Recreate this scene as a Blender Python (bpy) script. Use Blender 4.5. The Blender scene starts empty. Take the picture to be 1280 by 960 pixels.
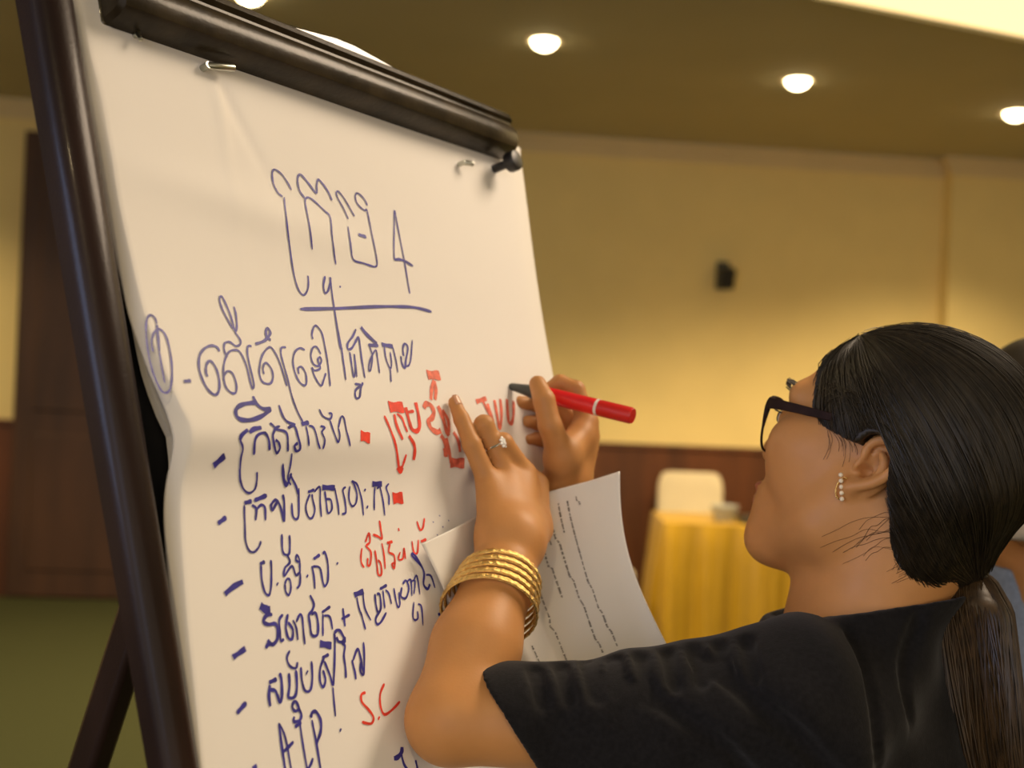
import bpy, math, random
import numpy as np
from mathutils import Vector, Matrix

random.seed(7)
rng = np.random.default_rng(7)
C = bpy.context.scene
COL = C.collection

# ------------------------------------------------------------------ camera
F = 1400.0
PHI = math.radians(2.5)
CAM = np.array([0.0, 0.0, 1.5])
RGT = np.array([math.cos(PHI), 0.0, math.sin(PHI)])
UPV = np.array([-math.sin(PHI), 0.0, math.cos(PHI)])
FWD = np.array([0.0, 1.0, 0.0])
cam = bpy.data.cameras.new('camera')
cam.sensor_width = 36.0
cam.lens = F / 1280.0 * 36.0
cam.clip_start = 0.02
cam.dof.use_dof = True
cam.dof.focus_distance = 0.93
cam.dof.aperture_fstop = 4.2
camo = bpy.data.objects.new('camera', cam)
COL.objects.link(camo)
M4 = Matrix.Identity(4)
for i in range(3):
    M4[i][0] = RGT[i]; M4[i][1] = UPV[i]; M4[i][2] = -FWD[i]; M4[i][3] = CAM[i]
camo.matrix_world = M4
C.camera = camo

# ------------------------------------------------------------------ world, lights, exposure
C.view_settings.view_transform = 'Standard'
C.view_settings.look = 'None'
C.view_settings.gamma = 1.0
C.view_settings.use_curve_mapping = False
C.view_settings.exposure = 0.34
W = bpy.data.worlds.new('world'); C.world = W
W.use_nodes = True
W.node_tree.nodes['Background'].inputs[0].default_value = (1.0, 0.82, 0.61, 1)
W.node_tree.nodes['Background'].inputs[1].default_value = 0.80

def lamp(name, kind, loc, target, energy, color, **kw):
    l = bpy.data.lights.new(name, kind)
    l.energy = energy; l.color = color
    for k, v in kw.items(): setattr(l, k, v)
    o = bpy.data.objects.new(name, l); COL.objects.link(o)
    o.location = loc
    dr = Vector(target) - Vector(loc)
    o.rotation_euler = dr.to_track_quat('-Z', 'Y').to_euler()
    return o
WARM = (1.0, 0.75, 0.41)
# daylight from a window behind and to the left of the camera
lamp('window_daylight', 'AREA', (-2.6, -0.7, 1.9), (-0.2, 0.9, 1.5), 22, (0.45, 0.60, 1.0), size=1.3, shape='SQUARE')
lamp('window_daylight', 'AREA', (-0.9, -2.9, 1.9), (-0.1, 1.0, 1.5), 9, (0.45, 0.60, 1.0), size=1.5, shape='SQUARE')
# lit ceiling recess that continues over the viewer
lamp('ceiling_recess_light', 'AREA', (1.15, 1.45, 3.12), (0.2, 1.1, 1.3), 58, (1.0, 0.79, 0.57), size=1.1, shape='SQUARE')
DOWN = [(-1.23, 4.94), (0.085, 5.43), (1.44, 5.92), (2.80, 6.38)]
CEIL = 3.17

# ------------------------------------------------------------------ geometry helpers
def ray(px, py): return (px - 640) / F * RGT - (py - 480) / F * UPV + FWD
def at(px, py, Y): return CAM + Y * ray(px, py)
def nrm(v): v = np.asarray(v, float); return v / np.linalg.norm(v)

# plane of the leaning flip chart
ZL = 0.85
A0 = at(150, 38, ZL)
rb_ = ray(635, 203)
ZR = (A0[2] - 1.5) / rb_[2]
B0 = CAM + ZR * rb_
BD = nrm(B0 - A0)
_n0 = np.cross(BD, [0, 0, 1.0])
_th = math.atan(0.28)
BN = _n0 * math.cos(_th) + np.array([0, 0, math.sin(_th)])
BW = _n0 * math.sin(_th) - np.array([0, 0, math.cos(_th)])
def hp(px, py, off=0.0):
    r = ray(px, py)
    k = ((A0 + off * BN - CAM) @ BN) / (r @ BN)
    return CAM + k * r
def st(px, py, off=0.0):
    p = hp(px, py, off) - A0
    return float(p @ BD), float(p @ BW)
def bp(s, t, o=0.0): return A0 + s * BD + t * BW + o * BN

class MB:
    def __init__(self): self.v = []; self.f = []; self.m = []
    def add(self, vs, fs, mi=0):
        b = len(self.v); self.v += [tuple(map(float, p)) for p in vs]
        self.f += [tuple(i + b for i in q) for q in fs]; self.m += [mi] * len(fs)
    def box(self, c, ax, half, mi=0):
        c = np.asarray(c, float); a = [nrm(x) * h for x, h in zip(ax, half)]
        vs = [c + sx * a[0] + sy * a[1] + sz * a[2] for sx in (-1, 1) for sy in (-1, 1) for sz in (-1, 1)]
        self.add(vs, [(0, 1, 3, 2), (4, 6, 7, 5), (0, 4, 5, 1), (2, 3, 7, 6), (0, 2, 6, 4), (1, 5, 7, 3)], mi)
    def tube(self, pts, rad, n=10, closed=False, caps=True, mi=0):
        P_ = [np.asarray(p, float) for p in pts]; N = len(P_)
        if not hasattr(rad, '__len__'): rad = [rad] * N
        T = []
        for i in range(N):
            a = P_[(i - 1) % N] if (closed or i > 0) else P_[i]
            b = P_[(i + 1) % N] if (closed or i < N - 1) else P_[i]
            T.append(nrm(b - a + 1e-12))
        ref = np.array([0, 0, 1.0]) if abs(T[0][2]) < .9 else np.array([1.0, 0, 0])
        u = nrm(np.cross(T[0], ref)); vs = []
        for i in range(N):
            u = nrm(u - (u @ T[i]) * T[i]); w = np.cross(T[i], u)
            for k in range(n):
                g = 2 * math.pi * k / n
                vs.append(P_[i] + rad[i] * (math.cos(g) * u + math.sin(g) * w))
        fs = []
        for i in range(N if closed else N - 1):
            j = (i + 1) % N
            for k in range(n):
                l = (k + 1) % n
                fs.append((i * n + k, i * n + l, j * n + l, j * n + k))
        if caps and not closed:
            fs.append(tuple(range(n))[::-1]); fs.append(tuple((N - 1) * n + k for k in range(n)))
        self.add(vs, fs, mi)
    def cyl(self, a, b, r, n=24, r2=None, mi=0, bev=0.0):
        a = np.asarray(a, float); b = np.asarray(b, float); r2 = r if r2 is None else r2
        if bev > 0:
            x = nrm(b - a)
            self.tube([a, a + x * bev * .3, a + x * bev, b - x * bev, b - x * bev * .3, b],
                      [r - bev, r - bev * .3, r, r2, r2 - bev * .3, r2 - bev], n, mi=mi)
        else: self.tube([a, b], [r, r2], n, mi=mi)
    def grid(self, fn, nu, nv, mi=0, flip=False):
        vs = [fn(i / nu, j / nv) for i in range(nu + 1) for j in range(nv + 1)]
        fs = []
        for i in range(nu):
            for j in range(nv):
                q = (i * (nv + 1) + j, (i + 1) * (nv + 1) + j, (i + 1) * (nv + 1) + j + 1, i * (nv + 1) + j + 1)
                fs.append(q[::-1] if flip else q)
        self.add(vs, fs, mi)
    def lathe(self, c, prof, n=32, axis=(0, 0, 1), mi=0):
        c = np.asarray(c, float); ax = nrm(axis)
        ref = np.array([1.0, 0, 0]) if abs(ax[0]) < .9 else np.array([0, 1.0, 0])
        u = nrm(np.cross(ax, ref)); w = np.cross(ax, u); vs = []; fs = []
        for r, z in prof:
            for k in range(n):
                g = 2 * math.pi * k / n
                vs.append(c + ax * z + r * (math.cos(g) * u + math.sin(g) * w))
        for i in range(len(prof) - 1):
            for k in range(n):
                l = (k + 1) % n
                fs.append((i * n + k, i * n + l, (i + 1) * n + l, (i + 1) * n + k))
        self.add(vs, fs, mi)
    def build(self, name, mats, parent=None, smooth=True, origin=None, bevel=0, solid=0, angle=40):
        me = bpy.data.meshes.new(name)
        o0 = np.zeros(3) if origin is None else np.asarray(origin, float)
        me.from_pydata([tuple(np.asarray(p) - o0) for p in self.v], [], self.f); me.update()
        if not isinstance(mats, (list, tuple)): mats = [mats]
        for m in mats: me.materials.append(m)
        for p, mi in zip(me.polygons, self.m): p.material_index = mi
        o = bpy.data.objects.new(name, me); COL.objects.link(o); o.location = o0
        if parent: setpar(o, parent)
        if bevel:
            b = o.modifiers.new('edge', 'BEVEL'); b.width = bevel; b.segments = 2; b.limit_method = 'ANGLE'
        if solid:
            s = o.modifiers.new('thick', 'SOLIDIFY'); s.thickness = abs(solid); s.offset = 0 if solid > 0 else -1
        if smooth:
            me.polygons.foreach_set('use_smooth', [True] * len(me.polygons))
            try: me.set_sharp_from_angle(angle=math.radians(angle))
            except Exception: pass
        return o
WL = {}
def setpar(o, parent):
    """parent is unrotated; keeps world place"""
    pw = WL.get(parent.name, Vector(parent.location))
    ow = Vector(o.location)
    WL[o.name] = ow
    o.parent = parent; o.location = ow - pw
def empty(name, loc):
    o = bpy.data.objects.new(name, None); COL.objects.link(o); o.location = loc
    o.empty_display_size = .05
    return o
def tag(o, label, cat, group=None, kind=None):
    o['label'] = label; o['category'] = cat
    if group: o['group'] = group
    if kind: o['kind'] = kind
    return o
def struct(o): o['kind'] = 'structure'; return o

def smooth_poly(pts, per=6, closed=False):
    P_ = [np.asarray(p, float) for p in pts]; n = len(P_)
    if n < 3: return P_
    out = []
    for i in range(n if closed else n - 1):
        if closed: a, b, c, d = P_[(i - 1) % n], P_[i], P_[(i + 1) % n], P_[(i + 2) % n]
        else: a, b, c, d = P_[max(i - 1, 0)], P_[i], P_[i + 1], P_[min(i + 2, n - 1)]
        for k in range(per):
            t = k / per
            out.append(.5 * (2 * b + (c - a) * t + (2 * a - 5 * b + 4 * c - d) * t * t + (3 * b - a - 3 * c + d) * t ** 3))
    if not closed: out.append(P_[-1])
    return out

# ------------------------------------------------------------------ materials
def mat(name, col, rough=.6, metal=0, noise=None, bump=None, spec=.5, coat=0, sss=0, sheen=0, emit=None, estr=0, trans=0, alpha=1, aniso=0):
    m = bpy.data.materials.new(name); m.use_nodes = True
    nt = m.node_tree; b = nt.nodes['Principled BSDF']
    b.inputs['Base Color'].default_value = (*col, 1)
    b.inputs['Roughness'].default_value = rough
    b.inputs['Metallic'].default_value = metal
    b.inputs['Specular IOR Level'].default_value = spec
    b.inputs['Coat Weight'].default_value = coat
    b.inputs['Coat Roughness'].default_value = .08
    b.inputs['Sheen Weight'].default_value = sheen
    b.inputs['Transmission Weight'].default_value = trans
    b.inputs['Alpha'].default_value = alpha
    b.inputs['Anisotropic'].default_value = aniso
    if sss:
        b.inputs['Subsurface Weight'].default_value = sss
        b.inputs['Subsurface Radius'].default_value = (.012, .005, .002)
        b.inputs['Subsurface Scale'].default_value = .5
    if emit:
        b.inputs['Emission Color'].default_value = (*emit, 1); b.inputs['Emission Strength'].default_value = estr
    tc = None
    def coord():
        nonlocal tc
        if tc is None: tc = nt.nodes.new('ShaderNodeTexCoord')
        return tc.outputs['Object']
    if noise:
        sc, amt, stretch = noise
        mp = nt.nodes.new('ShaderNodeMapping'); nt.links.new(coord(), mp.inputs[0]); mp.inputs['Scale'].default_value = stretch
        n = nt.nodes.new('ShaderNodeTexNoise'); n.inputs['Scale'].default_value = sc; n.inputs['Detail'].default_value = 4
        nt.links.new(mp.outputs[0], n.inputs[0])
        r = nt.nodes.new('ShaderNodeValToRGB')
        r.color_ramp.elements[0].position = .3; r.color_ramp.elements[1].position = .7
        r.color_ramp.elements[0].color = (*[c * (1 - amt) for c in col], 1)
        r.color_ramp.elements[1].color = (*[min(1, c * (1 + amt)) for c in col], 1)
        nt.links.new(n.outputs[0], r.inputs[0]); nt.links.new(r.outputs[0], b.inputs['Base Color'])
    if bump:
        sc, st_, stretch = bump
        mp = nt.nodes.new('ShaderNodeMapping'); nt.links.new(coord(), mp.inputs[0]); mp.inputs['Scale'].default_value = stretch
        n = nt.nodes.new('ShaderNodeTexNoise'); n.inputs['Scale'].default_value = sc; n.inputs['Detail'].default_value = 3
        nt.links.new(mp.outputs[0], n.inputs[0])
        bm_ = nt.nodes.new('ShaderNodeBump'); bm_.inputs['Strength'].default_value = st_; bm_.inputs['Distance'].default_value = .002
        nt.links.new(n.outputs[0], bm_.inputs['Height']); nt.links.new(bm_.outputs[0], b.inputs['Normal'])
    return m
ONE = (1, 1, 1)
M = dict(
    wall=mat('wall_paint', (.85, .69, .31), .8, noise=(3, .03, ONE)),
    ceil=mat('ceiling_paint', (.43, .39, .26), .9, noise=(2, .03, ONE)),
    cornice=mat('cornice_paint', (.72, .60, .36), .7, noise=(3, .03, ONE)),
    wains=mat('wainscot_wood', (.105, .032, .008), .5, noise=(6, .35, (1, 1, .15))),
    door=mat('door_wood', (.070, .030, .012), .5, noise=(6, .35, (1, 1, .15))),
    carpet=mat('carpet', (.060, .065, .028), 1, noise=(160, .5, ONE), bump=(300, .8, ONE), spec=.1),
    lacquer=mat('dark_lacquer', (.020, .010, .008), .36, noise=(14, .5, (1, 1, .2)), bump=(420, .10, ONE), coat=.08, spec=.2),
    header=mat('polished_lacquer', (.045, .034, .016), .16, noise=(14, .4, ONE), bump=(300, .08, ONE), coat=.7, spec=.6),
    rail=mat('clamp_rail_metal', (.030, .022, .012), .30, noise=(30, .5, ONE), bump=(220, .12, ONE), coat=.06, spec=.16),
    blackboard=mat('black_board', (.006, .006, .007), .6, noise=(20, .3, ONE), spec=.2),
    rubber=mat('black_plastic', (.012, .012, .014), .4, noise=(40, .3, ONE)),
    chrome=mat('zinc_metal', (.55, .56, .50), .3, metal=1, noise=(60, .15, ONE)),
    paper=mat('flip_chart_paper', (.86, .83, .79), .75, noise=(4, .012, ONE), bump=(14, .12, ONE), spec=.2),
    ink=mat('blue_ink', (.045, .040, .30), .5, noise=(90, .3, ONE)),
    redink=mat('red_ink', (.82, .055, .030), .5, noise=(90, .25, ONE)),
    palered=mat('faint_red_ink', (.86, .17, .11), .55, noise=(160, .35, ONE)),
    sheet=mat('print_paper', (.83, .81, .77), .7, noise=(6, .012, ONE), bump=(25, .1, ONE), spec=.2),
    print=mat('print_ink', (.14, .13, .12), .7, noise=(300, .6, ONE)),
    skin=mat('skin', (.53, .25, .085), .48, noise=(35, .05, ONE), bump=(420, .06, ONE), sss=.12, spec=.35),
    lip=mat('lip', (.36, .10, .06), .4, noise=(60, .1, ONE), sss=.1),
    nail=mat('nail', (.62, .33, .20), .25, noise=(60, .05, ONE)),
    hair=mat('hair', (.016, .0105, .0045), .48, noise=(200, .5, (1, 1, .2)), spec=.42),
    hairbrown=mat('hair_ends', (.040, .022, .008), .42, noise=(200, .5, (1, 1, .2)), spec=.5),
    cloth=mat('blouse_fabric', (.0065, .0060, .0066), .85, noise=(240, .4, ONE), bump=(700, .15, ONE), sheen=.10, spec=.15),
    trousers=mat('trouser_fabric', (.012, .012, .016), .9, noise=(200, .3, ONE)),
    shoe=mat('shoe_leather', (.01, .008, .007), .4, noise=(40, .3, ONE)),
    gold=mat('gold', (.90, .58, .20), .25, metal=1, noise=(300, .25, ONE), bump=(900, .5, ONE)),
    silver=mat('silver', (.8, .78, .72), .18, metal=1, noise=(60, .1, ONE)),
    gem=mat('clear_stone', (.95, .95, .93), .04, noise=(60, .03, ONE), spec=1, coat=1),
    pearl=mat('pearl', (.85, .72, .52), .2, noise=(60, .05, ONE), coat=.5),
    frame=mat('glasses_frame', (.018, .008, .007), .6, noise=(60, .4, ONE), spec=.12),
    red=mat('red_plastic', (.78, .012, .018), .28, noise=(30, .06, ONE), coat=.4),
    redcap=mat('dark_red_plastic', (.60, .012, .010), .35, noise=(30, .06, ONE)),
    white=mat('white_plastic', (.8, .75, .68), .4, noise=(30, .04, ONE)),
    grey=mat('grey_plastic', (.055, .062, .058), .45, noise=(30, .2, ONE)),
    felt=mat('felt_tip', (.16, .02, .02), .8, noise=(90, .3, ONE)),
    chair=mat('white_chair_cover', (.72, .63, .44), .8, noise=(8, .04, ONE)),
    yellow=mat('yellow_satin', (.47, .275, .003), .42, noise=(5, .06, ONE), sheen=.2),
    tabletop=mat('table_wood', (.08, .05, .03), .6, noise=(8, .3, ONE)),
    bowl=mat('grey_ceramic', (.42, .43, .40), .4, noise=(8, .06, ONE)),
    shirt=mat('blue_cotton', (.22, .28, .42), .8, noise=(200, .15, ONE), bump=(300, .2, ONE)),
    mask=mat('white_mask_cloth', (.62, .58, .52), .8, noise=(120, .12, ONE), bump=(260, .3, ONE)),
    eye=mat('eye_white', (.75, .72, .68), .15, noise=(30, .02, ONE)),
    iris=mat('dark_iris', (.03, .015, .01), .15, noise=(30, .2, ONE)),
    trim=mat('light_trim', (.75, .65, .45), .5, noise=(20, .03, ONE)),
    lens_on=mat('lit_lens', (.9, .8, .6), .5, emit=(1.0, .80, .46), estr=14.0),
    panel_on=mat('lit_recess', (.9, .8, .6), .6, emit=(1.0, .74, .35), estr=1.25),
)
def glass_mat():
    m = bpy.data.materials.new('spectacle_glass'); m.use_nodes = True; nt = m.node_tree
    out = nt.nodes['Material Output']
    for n in list(nt.nodes):
        if n != out: nt.nodes.remove(n)
    tr = nt.nodes.new('ShaderNodeBsdfTransparent'); gl = nt.nodes.new('ShaderNodeBsdfGlossy'); gl.inputs['Roughness'].default_value = .03
    nz = nt.nodes.new('ShaderNodeTexNoise'); nz.inputs['Scale'].default_value = 3
    rp = nt.nodes.new('ShaderNodeValToRGB'); rp.color_ramp.elements[0].color = (.93, .92, .86, 1); rp.color_ramp.elements[1].color = (.97, .96, .92, 1)
    nt.links.new(nz.outputs[0], rp.inputs[0]); nt.links.new(rp.outputs[0], tr.inputs[0])
    fr = nt.nodes.new('ShaderNodeFresnel'); fr.inputs[0].default_value = 1.12
    mx = nt.nodes.new('ShaderNodeMixShader')
    nt.links.new(fr.outputs[0], mx.inputs[0]); nt.links.new(tr.outputs[0], mx.inputs[1]); nt.links.new(gl.outputs[0], mx.inputs[2])
    nt.links.new(mx.outputs[0], out.inputs[0])
    return m
M['glass'] = glass_mat()

# ------------------------------------------------------------------ room
X0, X1 = -5.2, 6.2
def wy(x): return 7.5 + .10 * x                      # back wall line
wd = nrm([1, .10, 0]); wn = nrm([.10, -1, 0])
XS = 2.94                                            # where the right part of the wall steps forward
m = MB(); m.grid(lambda u, v: (X0 + (X1 - X0) * u, -3.0 + 12 * v, 0), 4, 4); struct(m.build('floor', M['carpet'], smooth=False))
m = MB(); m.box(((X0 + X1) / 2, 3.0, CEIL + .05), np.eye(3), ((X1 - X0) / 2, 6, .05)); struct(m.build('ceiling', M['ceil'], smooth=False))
m = MB()
def wallseg(m, xa, xb, za, zb, out, thick):
    pa = np.array([xa, wy(xa), 0]); pb = np.array([xb, wy(xb), 0]); c = (pa + pb) / 2
    L = np.linalg.norm(pb - pa) / 2
    m.box(c + wn * (out - thick / 2) + np.array([0, 0, (za + zb) / 2]), (wd, wn, (0, 0, 1)), (L, thick / 2, (zb - za) / 2))
wallseg(m, X0, X1, 0, CEIL, 0, .12)
wallseg(m, XS, X1, 0, CEIL, .13, .13)
struct(m.build('wall_back', M['wall'], smooth=False))
m = MB(); wallseg(m, X0, XS, 0, 1.10, .02, .02); wallseg(m, XS - .02, X1, 0, 1.10, .15, .02)
struct(m.build('trim_1', M['wains'], smooth=False))
m = MB(); wallseg(m, X0, XS, 1.10, 1.135, .035, .035); wallseg(m, XS - .035, X1, 1.10, 1.135, .165, .035)
struct(m.build('trim_2', M['wains'], smooth=False, bevel=.006))
m = MB()
for k, (o_, z0, z1) in enumerate(((.10, CEIL - .035, CEIL), (.06, CEIL - .075, CEIL - .035), (.025, CEIL - .11, CEIL - .075))):
    wallseg(m, X0, XS, z0, z1, o_, o_); wallseg(m, XS - o_, X1, z0, z1, o_ + .13, o_)
struct(m.build('trim_3', M['cornice'], smooth=False, bevel=.006))
m = MB(); m.box((X0 - .06, 3.0, CEIL / 2), np.eye(3), (.06, 6, CEIL / 2)); struct(m.build('wall_left', M['wall'], smooth=False))
m = MB(); m.box((X1 + .06, 3.0, CEIL / 2), np.eye(3), (.06, 6, CEIL / 2)); struct(m.build('wall_right', M['wall'], smooth=False))
# tall dark door in the back wall, left of the easel
dr = empty('door_1', (-2.45, wy(-2.45) - .03, 0)); struct(dr)
for xa, xb in ((-3.17, -2.32), (-2.30, -1.45)):
    m = MB(); wallseg(m, xa, xb, .01, 2.98, .055, .045)
    for z0, z1 in ((.18, 1.05), (1.2, 2.8)): wallseg(m, xa + .12, xb - .12, z0, z1, .065, .02)
    m.build('door_leaf', M['door'], dr, smooth=False, bevel=.008)
m = MB(); p = np.array([-2.40, wy(-2.40), 1.05]) + wn * .09; m.tube([p, p + np.array([0, 0, .25])], .012, 10)
m.tube([p, p - wn * .04], .008, 8); m.tube([p + np.array([0, 0, .25]), p + np.array([0, 0, .25]) - wn * .04], .008, 8)
m.build('door_handle', M['chrome'], dr)

# ceiling downlights
LBL = ['recessed ceiling downlight cut by the top edge above the clamp rail', 'recessed ceiling downlight second from the left, above the flip chart corner',
       'recessed ceiling downlight third from the left, near the lit recess', 'recessed ceiling downlight cut by the right edge, farthest of the row']
for (x, y), lb in zip(DOWN, LBL):
    t = tag(empty('ceiling_downlight', (x, y, CEIL)), lb, 'ceiling light', 'recessed downlights in a row')
    m = MB(); m.lathe((x, y, CEIL), [(.062, .004), (.064, -.004), (.085, -.008), (.094, -.004), (.095, 0)], 40); m.build('trim_ring', M['trim'], t)
    m = MB(); m.lathe((x, y, CEIL), [(.0005, -.046), (.024, -.043), (.046, -.032), (.060, -.014), (.063, -.001)], 32); m.build('lens', M['lens_on'], t)
    lamp('downlight_beam', 'SPOT', (x, y, CEIL - .06), (x, y, 0), 190, WARM, spot_size=math.radians(125), spot_blend=.8, shadow_soft_size=.06)
for x, y in ((-3.9, 6.0), (-3.2, 3.5), (4.3, 5.6), (4.5, 3.0), (-1.5, 2.0), (-.3, -1.2), (3.4, 1.0), (3.6, -1.0), (-2.5, 0.0)):
    lamp('downlight_beam', 'SPOT', (x, y, CEIL - .03), (x, y, 0), 95, WARM, spot_size=math.radians(125), spot_blend=.8, shadow_soft_size=.06)

# lit rectangular recess in the ceiling (only its far corner shows)
pa = np.array([1.16, 4.62, CEIL]); ex = nrm([1.0, .40, 0]); ey = nrm([.40, -1.0, 0])
t = tag(empty('ceiling_light_recess', pa + ex * 1.5 + ey * 1.0), 'large glowing cream ceiling recess cut by the top right corner', 'ceiling light')
def rc(a, b, z=0): return pa + ex * a + ey * b + np.array([0, 0, z])
m = MB()
n_ = 24
m.grid(lambda u, v: rc(3.4 * u, .02 * math.sin(math.pi * u) + 2.0 * v, -.012), 8, 6); m.build('diffuser', M['panel_on'], t, smooth=False)
m = MB()
for a0, a1, b0, b1 in ((-.05, 3.45, -.05, 0), (-.05, 3.45, 2.0, 2.05), (-.05, 0, 0, 2.0), (3.4, 3.45, 0, 2.0)):
    m.box(rc((a0 + a1) / 2, (b0 + b1) / 2, -.012), (ex, ey, (0, 0, 1)), ((a1 - a0) / 2, (b1 - b0) / 2, .012))
m.build('frame', M['ceil'], t, smooth=False)

# small dark speaker on the wall
p = np.array([1.40, wy(1.40), 2.30]) + wn * .0
t = tag(empty('wall_speaker', p), 'small dark speaker mounted high on the yellow wall', 'speaker')
m = MB(); m.box(p + wn * .01, (wd, wn, (0, 0, 1)), (.045, .01, .095)); m.build('bracket', M['grey'], t, bevel=.004)
m = MB()
for k, (hw, hz0, hz1, o0, o1) in enumerate(((.05, -.085, .045, .03, .12),)):
    m.box(p + wn * .075 + wd * .008 + np.array([0, 0, -.02]), (wd, nrm(wn + np.array([0, 0, -.3])), nrm(np.array([0, 0, 1]) + wn * .3)), (.05, .045, .07))
m.build('cabinet', M['rubber'], t, bevel=.01)
m = MB(); m.cyl(p + wn * .01, p + wn * .05, .015, 12); m.build('arm', M['grey'], t)

# ------------------------------------------------------------------ table and chairs at the back
def banquet_chair(px, py_top, Y, yaw, label, wid=.46):
    base = at(px, 480, Y); base[2] = 0
    ztop = at(px, py_top, Y)[2]
    t = tag(empty('banquet_chair', base), label, 'chair', 'white covered banquet chairs')
    ca, sa = math.cos(yaw), math.sin(yaw)
    X_ = np.array([ca, sa, 0]); Y_ = np.array([-sa, ca, 0])      # Y_ = towards the sitter's front
    def pt(x, y, z): return base + X_ * x + Y_ * y + np.array([0, 0, z])
    def section(z, hw, y0, y1, r, n=40, wave=0):
        out = []
        for k in range(n):
            g = 2 * math.pi * k / n; c, s = math.cos(g), math.sin(g)
            e = .5
            x = hw * math.copysign(abs(c) ** e, c); y = (y0 + y1) / 2 + (y1 - y0) / 2 * math.copysign(abs(s) ** e, s)
            w = 1 + wave * math.sin(9 * g)
            out.append(pt(x * w, y * w if y1 > .2 else y, z))
        return out
    def loft(secs):
        m = MB(); n = len(secs[0]); vs = [p for s in secs for p in s]; fs = []
        for i in range(len(secs) - 1):
            for k in range(n):
                l = (k + 1) % n; fs.append((i * n + k, i * n + l, (i + 1) * n + l, (i + 1) * n + k))
        fs.append(tuple(range((len(secs) - 1) * n, len(secs) * n))); fs.append(tuple(range(n))[::-1])
        m.add(vs, fs); return m
    hw = wid / 2
    secs = [section(.44, hw, -.23, -.17, .02), section(.6, hw * 1.0, -.245, -.185, .02)]
    zz = ztop - .12
    secs += [section(zz, hw * .99, -.26, -.20, .02)]
    for k in range(1, 7):
        a = k / 6 * math.pi / 2
        secs.append(section(zz + .12 * math.sin(a), hw * (.72 + .27 * math.cos(a)) if k < 6 else hw * .6, -.262 + .004 * k, -.198 - .004 * k, .02))
    loft(secs).build('backrest', M['chair'], t)
    loft([section(.43, hw, -.22, .22, .02), section(.47, hw, -.22, .22, .02), section(.49, hw * .96, -.21, .21, .02)]).build('seat', M['chair'], t)
    loft([section(.01, hw * 1.1, -.25, .25, .02, 72, .03), section(.25, hw * 1.04, -.235, .235, .02, 72, .018), section(.44, hw, -.22, .22, .02, 72, 0)]).build('skirt', M['chair'], t)
    return t
banquet_chair(877, 594, 7.24, math.pi + .03, 'white covered banquet chair behind the yellow table', .44)
banquet_chair(750, 588, 6.2, -math.pi / 2 - .35, 'white covered banquet chair half hidden behind the printed sheet', .42)

tb = at(870, 645, 6.55); TX0, TX1 = tb[0] - .215, tb[0] + 1.75; TY0, TY1 = 6.32, 6.88; TZ = .75
t = tag(empty('banquet_table', ((TX0 + TX1) / 2, (TY0 + TY1) / 2, 0)), 'banquet table under the yellow cloth beside the white chair', 'table')
m = MB(); m.box(((TX0 + TX1) / 2, (TY0 + TY1) / 2, TZ - .02), np.eye(3), ((TX1 - TX0) / 2 - .01, (TY1 - TY0) / 2 - .01, .02)); m.build('tabletop', M['tabletop'], t, bevel=.005)
for x in (TX0 + .12, TX1 - .12):
    for y in (TY0 + .1, TY1 - .1):
        m = MB(); m.cyl((x, y, 0), (x, y, TZ - .04), .018, 12); m.build('leg', M['grey'], t)
m = MB()
def cloth_ring(z, k):
    out = []; N = 400; hw, hd = (TX1 - TX0) / 2, (TY1 - TY0) / 2; cx, cy = (TX0 + TX1) / 2, (TY0 + TY1) / 2
    per = 4 * (hw + hd)
    for i in range(N):
        q = i / N * per
        if q < 2 * hw: b = np.array([-hw + q, -hd]); nn = np.array([0, -1.0])
        elif q < 2 * hw + 2 * hd: b = np.array([hw, -hd + q - 2 * hw]); nn = np.array([1.0, 0])
        elif q < 4 * hw + 2 * hd: b = np.array([hw - (q - 2 * hw - 2 * hd), hd]); nn = np.array([0, 1.0])
        else: b = np.array([-hw, hd - (q - 4 * hw - 2 * hd)]); nn = np.array([-1.0, 0])
        w = k * (.028 * math.sin(q * 26 + 1.3 * math.sin(q * 5)) + .012 * math.sin(q * 61) + .045)
        out.append((cx + b[0] + nn[0] * w, cy + b[1] + nn[1] * w, z))
    return out
rings = [cloth_ring(z, k) for z, k in ((TZ + .008, 0.02), (TZ - .006, .12), (.6, .5), (.4, .8), (.2, 1.0), (.012, 1.25))]
N = 400; vs = [p for r in rings for p in r]; fs = []
for i in range(len(rings) - 1):
    for k in range(N):
        l = (k + 1) % N; fs.append((i * N + l, i * N + k, (i + 1) * N + k, (i + 1) * N + l))
fs.append(tuple(range(N))); m.add(vs, fs)
tag(m.build('tablecloth', M['yellow'], origin=((TX0 + TX1) / 2, (TY0 + TY1) / 2, 0)), 'yellow satin tablecloth hanging in pleats to the green carpet', 'tablecloth')
p = at(905, 646, 6.5); p[2] = TZ + .008
m = MB(); m.lathe(p, [(.001, .0), (.05, 0), (.055, .008), (.07, .05), (.082, .09), (.078, .092), (.064, .05), (.045, .014), (.001, .012)], 32)
tag(m.build('bowl', M['bowl'], origin=p), 'small grey bowl on the yellow table next to the face', 'bowl')
p = at(945, 646, 6.5); p[2] = TZ + .008
m = MB(); m.box(p + np.array([.02, 0, .017]), np.eye(3), (.12, .11, .017)); tag(m.build('folder', M['rubber'], origin=p, bevel=.003), 'dark flat folder lying on the yellow tablecloth', 'folder')

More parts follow.
